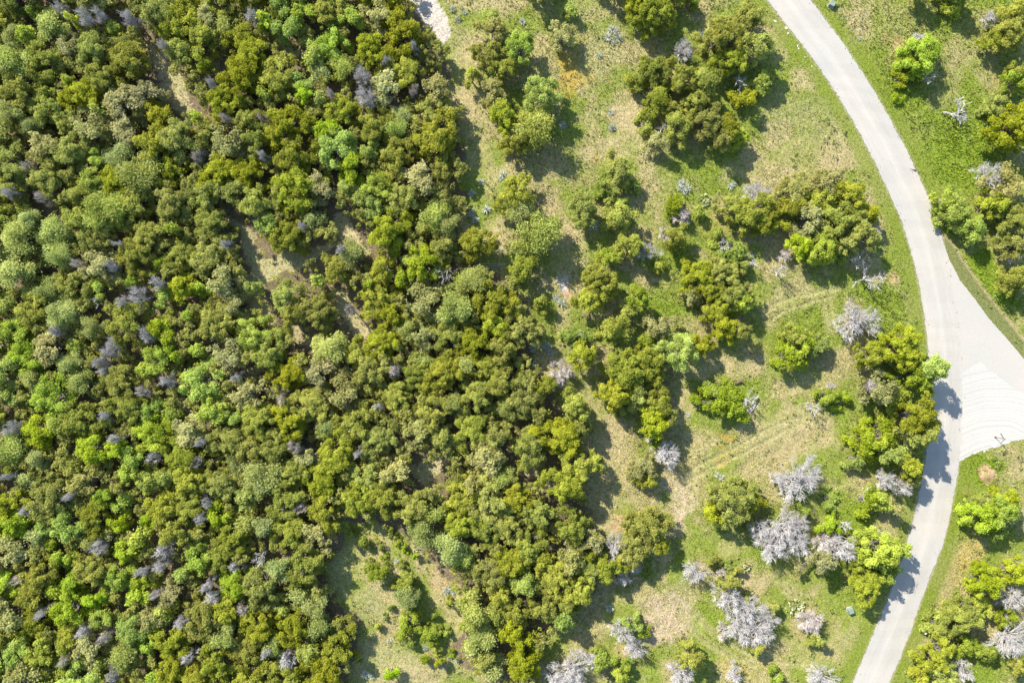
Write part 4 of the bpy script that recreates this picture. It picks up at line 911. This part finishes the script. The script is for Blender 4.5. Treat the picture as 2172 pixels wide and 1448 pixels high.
def stump(px, py):
    x, y = W(px, py); o = empty('fallen_stump', (x, y, float(ground_z(x, y))), math.radians(30))
    mbobj('log', o, M['darkwood'], lambda m: tube(m, [(-.7, 0, .18), (0, .05, .24), (.55, .02, .3)], [.16, .22, .25], 8))
    mbobj('stub', o, M['darkwood'], lambda m: (tube(m, [(-.5, 0, .2), (-1.0, .35, .4), (-1.2, .38, .5)], [.12, .07, .03], 6), tube(m, [(.3, 0, .3), (.5, -.45, .6)], [.12, .05], 6)))
    tag(o, 'dark broken stump log lying in grass beside the round green shrub', 'log')
stump(1568, 810)
def pole(px0, py0, px1, py1, r, label):
    a = W(px0, py0); b = W(px1, py1); o = empty('fallen_pole', (a[0], a[1], float(ground_z(*a))))
    d = (b[0] - a[0], b[1] - a[1])
    mbobj('shaft', o, M['deadwood'], lambda m: tube(m, [(0, 0, r), (d[0] * .5, d[1] * .5 + .05, r + .1), (d[0], d[1], r)], [r, r * .9, r * .6], 6))
    mbobj('stub', o, M['deadwood'], lambda m: tube(m, [(d[0] * .3, d[1] * .3, r), (d[0] * .33, d[1] * .3 + .3, r + .25)], [r * .7, r * .3], 5))
    tag(o, label, 'log', 'fallen poles')
pole(1022, 560, 1071, 562, .07, 'thin pale fallen pole, one of two lying parallel beside the juniper shadow')
pole(1026, 564, 1068, 565, .06, 'thin pale fallen pole, one of two lying parallel beside the juniper shadow')
def fallen(px, py, r, rz, label, tilt=1.25, key='B', size='s'):
    K = KINDS[key][size]; me_c, me_t = random.choice(K['v']); s = r / PPM / K['R']
    x, y = W(px, py); o = empty('fallen_branch', (x, y, float(ground_z(x, y)) + .35 * s), 0, (s, s, s)); o.rotation_euler = (tilt, 0, rz)
    obj('twigs', me_c, o); obj('limb', me_t, o); tag(o, label, 'branch')
fallen(2000, 240, 22, 1.2, 'bleached fallen branch on green grass right of the upper road, nearer the shrub')
fallen(2036, 262, 24, 3.6, 'bleached fallen branch with forked limbs on green grass, nearer the large juniper')
fallen(1925, 98, 16, 2.0, 'grey brush pile against the green tree right of the upper road', 1.3, 'D')
fallen(2150, 152, 18, 1.5, 'pale curved fallen limb at the foot of the junipers right of the road')
fallen(1605, 842, 24, -1.0, 'bleached fallen branch beside the round bright green shrub')
fallen(1150, 1040, 20, 2.4, 'pale fallen limb in the shade between the junipers')

# ------------------------------------------------------------------ labels
MARKS = [((905, 40), 'by the pale gravel path'), ((1205, 160), 'by the orange wildflower patch'), ((1340, 20), 'at the shady upper meadow edge'), ((1490, 180), 'in the clump left of the upper road'), ((2100, 180), 'in the grass right of the upper road'),
         ((1190, 440), 'in the meadow strip along the wood edge'), ((1310, 420), 'by the blue agave in the middle meadow'), ((1440, 480), 'by the small prickly pear'), ((1600, 440), 'by the dry straw left of the road bend'), ((1750, 440), 'in the big thicket inside the road bend'), ((2090, 450), 'across the road from the big thicket'),
         ((1195, 625), 'by the bare chalky soil patch'), ((1530, 630), 'in the clump between meadow and tyre tracks'), ((1700, 590), 'by the curved tyre tracks near the road'), ((1340, 800), 'in the central meadow clump'), ((1415, 980), 'by the straw clearing of the central meadow'), ((1560, 850), 'by the broken stump log'), ((1560, 960), 'by the long straight tyre tracks'),
         ((1700, 740), 'left of the road below the curved tracks'), ((1820, 690), 'by the verge above the white gravel apron'), ((1930, 850), 'in the thicket shading the road opposite the white gravel'), ((1760, 840), 'in the dry grass left of the shading thicket'), ((1690, 1040), 'by the big bleached dead trees'), ((1660, 1140), 'in the cluster of bleached dead trees'),
         ((1870, 1040), 'below the thicket shading the road'), ((1840, 1200), 'shading the lower road'), ((1690, 1290), 'by the wide prickly pear'), ((1400, 1300), 'by the bare straw clearing'), ((1560, 1300), 'in the dead thicket beside the straw clearing'), ((1460, 1410), 'below the straw clearing'), ((1240, 1420), 'at the foot of the lower wood edge'),
         ((2095, 1030), 'by the bare soil mound below the street sign'), ((2120, 1250), 'right of the lower road by the golden grass'), ((2020, 1370), 'right of the lower road by the white marker'), ((1350, 1140), 'by the dry grass lane'), ((1200, 1180), 'at the lower edge of the wood'), ((1180, 940), 'at the middle edge of the wood'), ((850, 1280), 'in the lower glade'), ((1060, 180), 'at the upper edge of the wood'), ((1080, 560), 'by the fallen poles'), ((990, 1280), 'on the far rim of the lower glade')]
def mark(px, py): return min(MARKS, key=lambda m: (m[0][0] - px) ** 2 + (m[0][1] - py) ** 2)[1]
WMARK = [((360, 170), 'beside the sandy trail'), ((540, 560), 'around the straw glade'), ((770, 190), 'round the paired dead trees'), ((100, 540), 'among the feathery trees'), ((250, 1200), 'in the bright green lower stand'), ((330, 770), 'in the mixed middle stand'), ((850, 900), 'in the closed juniper stand'), ((650, 1250), 'along the lower glade'), ((900, 300), 'along the upper meadow'), ((880, 560), 'near the forked bare tree'), ((150, 200), 'in the upper olive stand'), ((60, 950), 'in the shady lower slope'), ((640, 60), 'by the small bare gap'), ((500, 1350), 'in the lower pale stand'), ((300, 450), 'in the even olive stand')]
def wmark(px, py): return min(WMARK, key=lambda m: (m[0][0] - px) ** 2 + (m[0][1] - py) ** 2)[1]
sets = {}
for rec in PLACED:
    root, key, px, py, r, wood = rec
    wh = ('deep in the wood ' + wmark(px, py)) if wood else mark(px, py)
    sets.setdefault((key, wh), []).append(rec)
def assign(lst, look, wh, cat, grp):
    lst = sorted(lst, key=lambda q: -q[1])
    n = len(lst)
    for i, (o, r) in enumerate(lst):
        if n == 1: lb = f'{look} {wh}'
        elif n == 2: lb = f"{('larger', 'smaller')[i]} {look} {wh}"
        elif n == 3: lb = f"{('largest', 'middle sized', 'smallest')[i]} {look} {wh}"
        else: lb = f"{('largest ' if i == 0 else 'smallest ' if i == n - 1 else 'medium ')}{look} {wh}"
        tag(o, ' '.join(lb.split()[:16]), cat, grp)
for (key, wh), lst in sets.items():
    nm, cat, cp, look, grp = SPEC[key]
    if ('wood' in wh and 'deep' in wh) or len(lst) > 3:
        sub = {}
        w2 = wh.replace('deep in the wood ', '')
        for q in lst:
            nb = [p for p in PLACED if p[1] not in ('J', key) and p[0] is not q[0] and math.hypot(p[2] - q[2], p[3] - q[3]) < (p[4] + q[4]) * 1.05]
            ks = []
            for p in sorted(nb, key=lambda p: math.hypot(p[2] - q[2], p[3] - q[3])):
                nme = {'K': 'dry juniper', 'O': 'bright tree', 'M': 'feathery tree', 'Y': 'lime sapling', 'D': 'dead tree', 'T': 'dead bush', 'B': 'bare tree', 'G': 'shrub'}[p[1]]
                if nme not in ks: ks.append(nme)
            own = any(p[1] == key and p[0] is not q[0] and math.hypot(p[2] - q[2], p[3] - q[3]) < (p[4] + q[4]) * 1.05 for p in PLACED)
            jun = key != 'J' and any(p[1] == 'J' and math.hypot(p[2] - q[2], p[3] - q[3]) < (p[4] + q[4]) * 1.05 for p in PLACED)
            if jun and len(ks) < 2: ks.append('olive juniper')
            ph = ('touching ' + ' and '.join(ks[:2])) if ks else ('among its own kind' if own else 'standing apart')
            sub.setdefault(ph, []).append(q)
        lk = {'D': 'grey dead tree', 'T': 'tan dead bush', 'B': 'bleached bare tree', 'K': 'dry brownish juniper', 'M': 'feathery grey green tree', 'Y': 'yellow green sapling', 'O': 'bright green tree'}.get(key, look)
        for ph, sl in sub.items(): assign([(q[0], q[4]) for q in sl], lk + ' ' + ph, w2, cat, f'{grp} {ph} {w2}')
    else:
        short = {'D': 'ash grey leafless dead tree', 'T': 'tan leafless dead bush', 'B': 'sparse bleached bare tree'}.get(key, look)
        assign([(q[0], q[4]) for q in lst], short, wh, cat, f'{grp} {wh}')
asets = {}
for o, px, py, r in AGL: asets.setdefault(mark(px, py), []).append((o, r))
for wh, lst in asets.items(): assign(lst, 'blue grey agave rosette', wh, 'agave', 'agaves ' + wh)
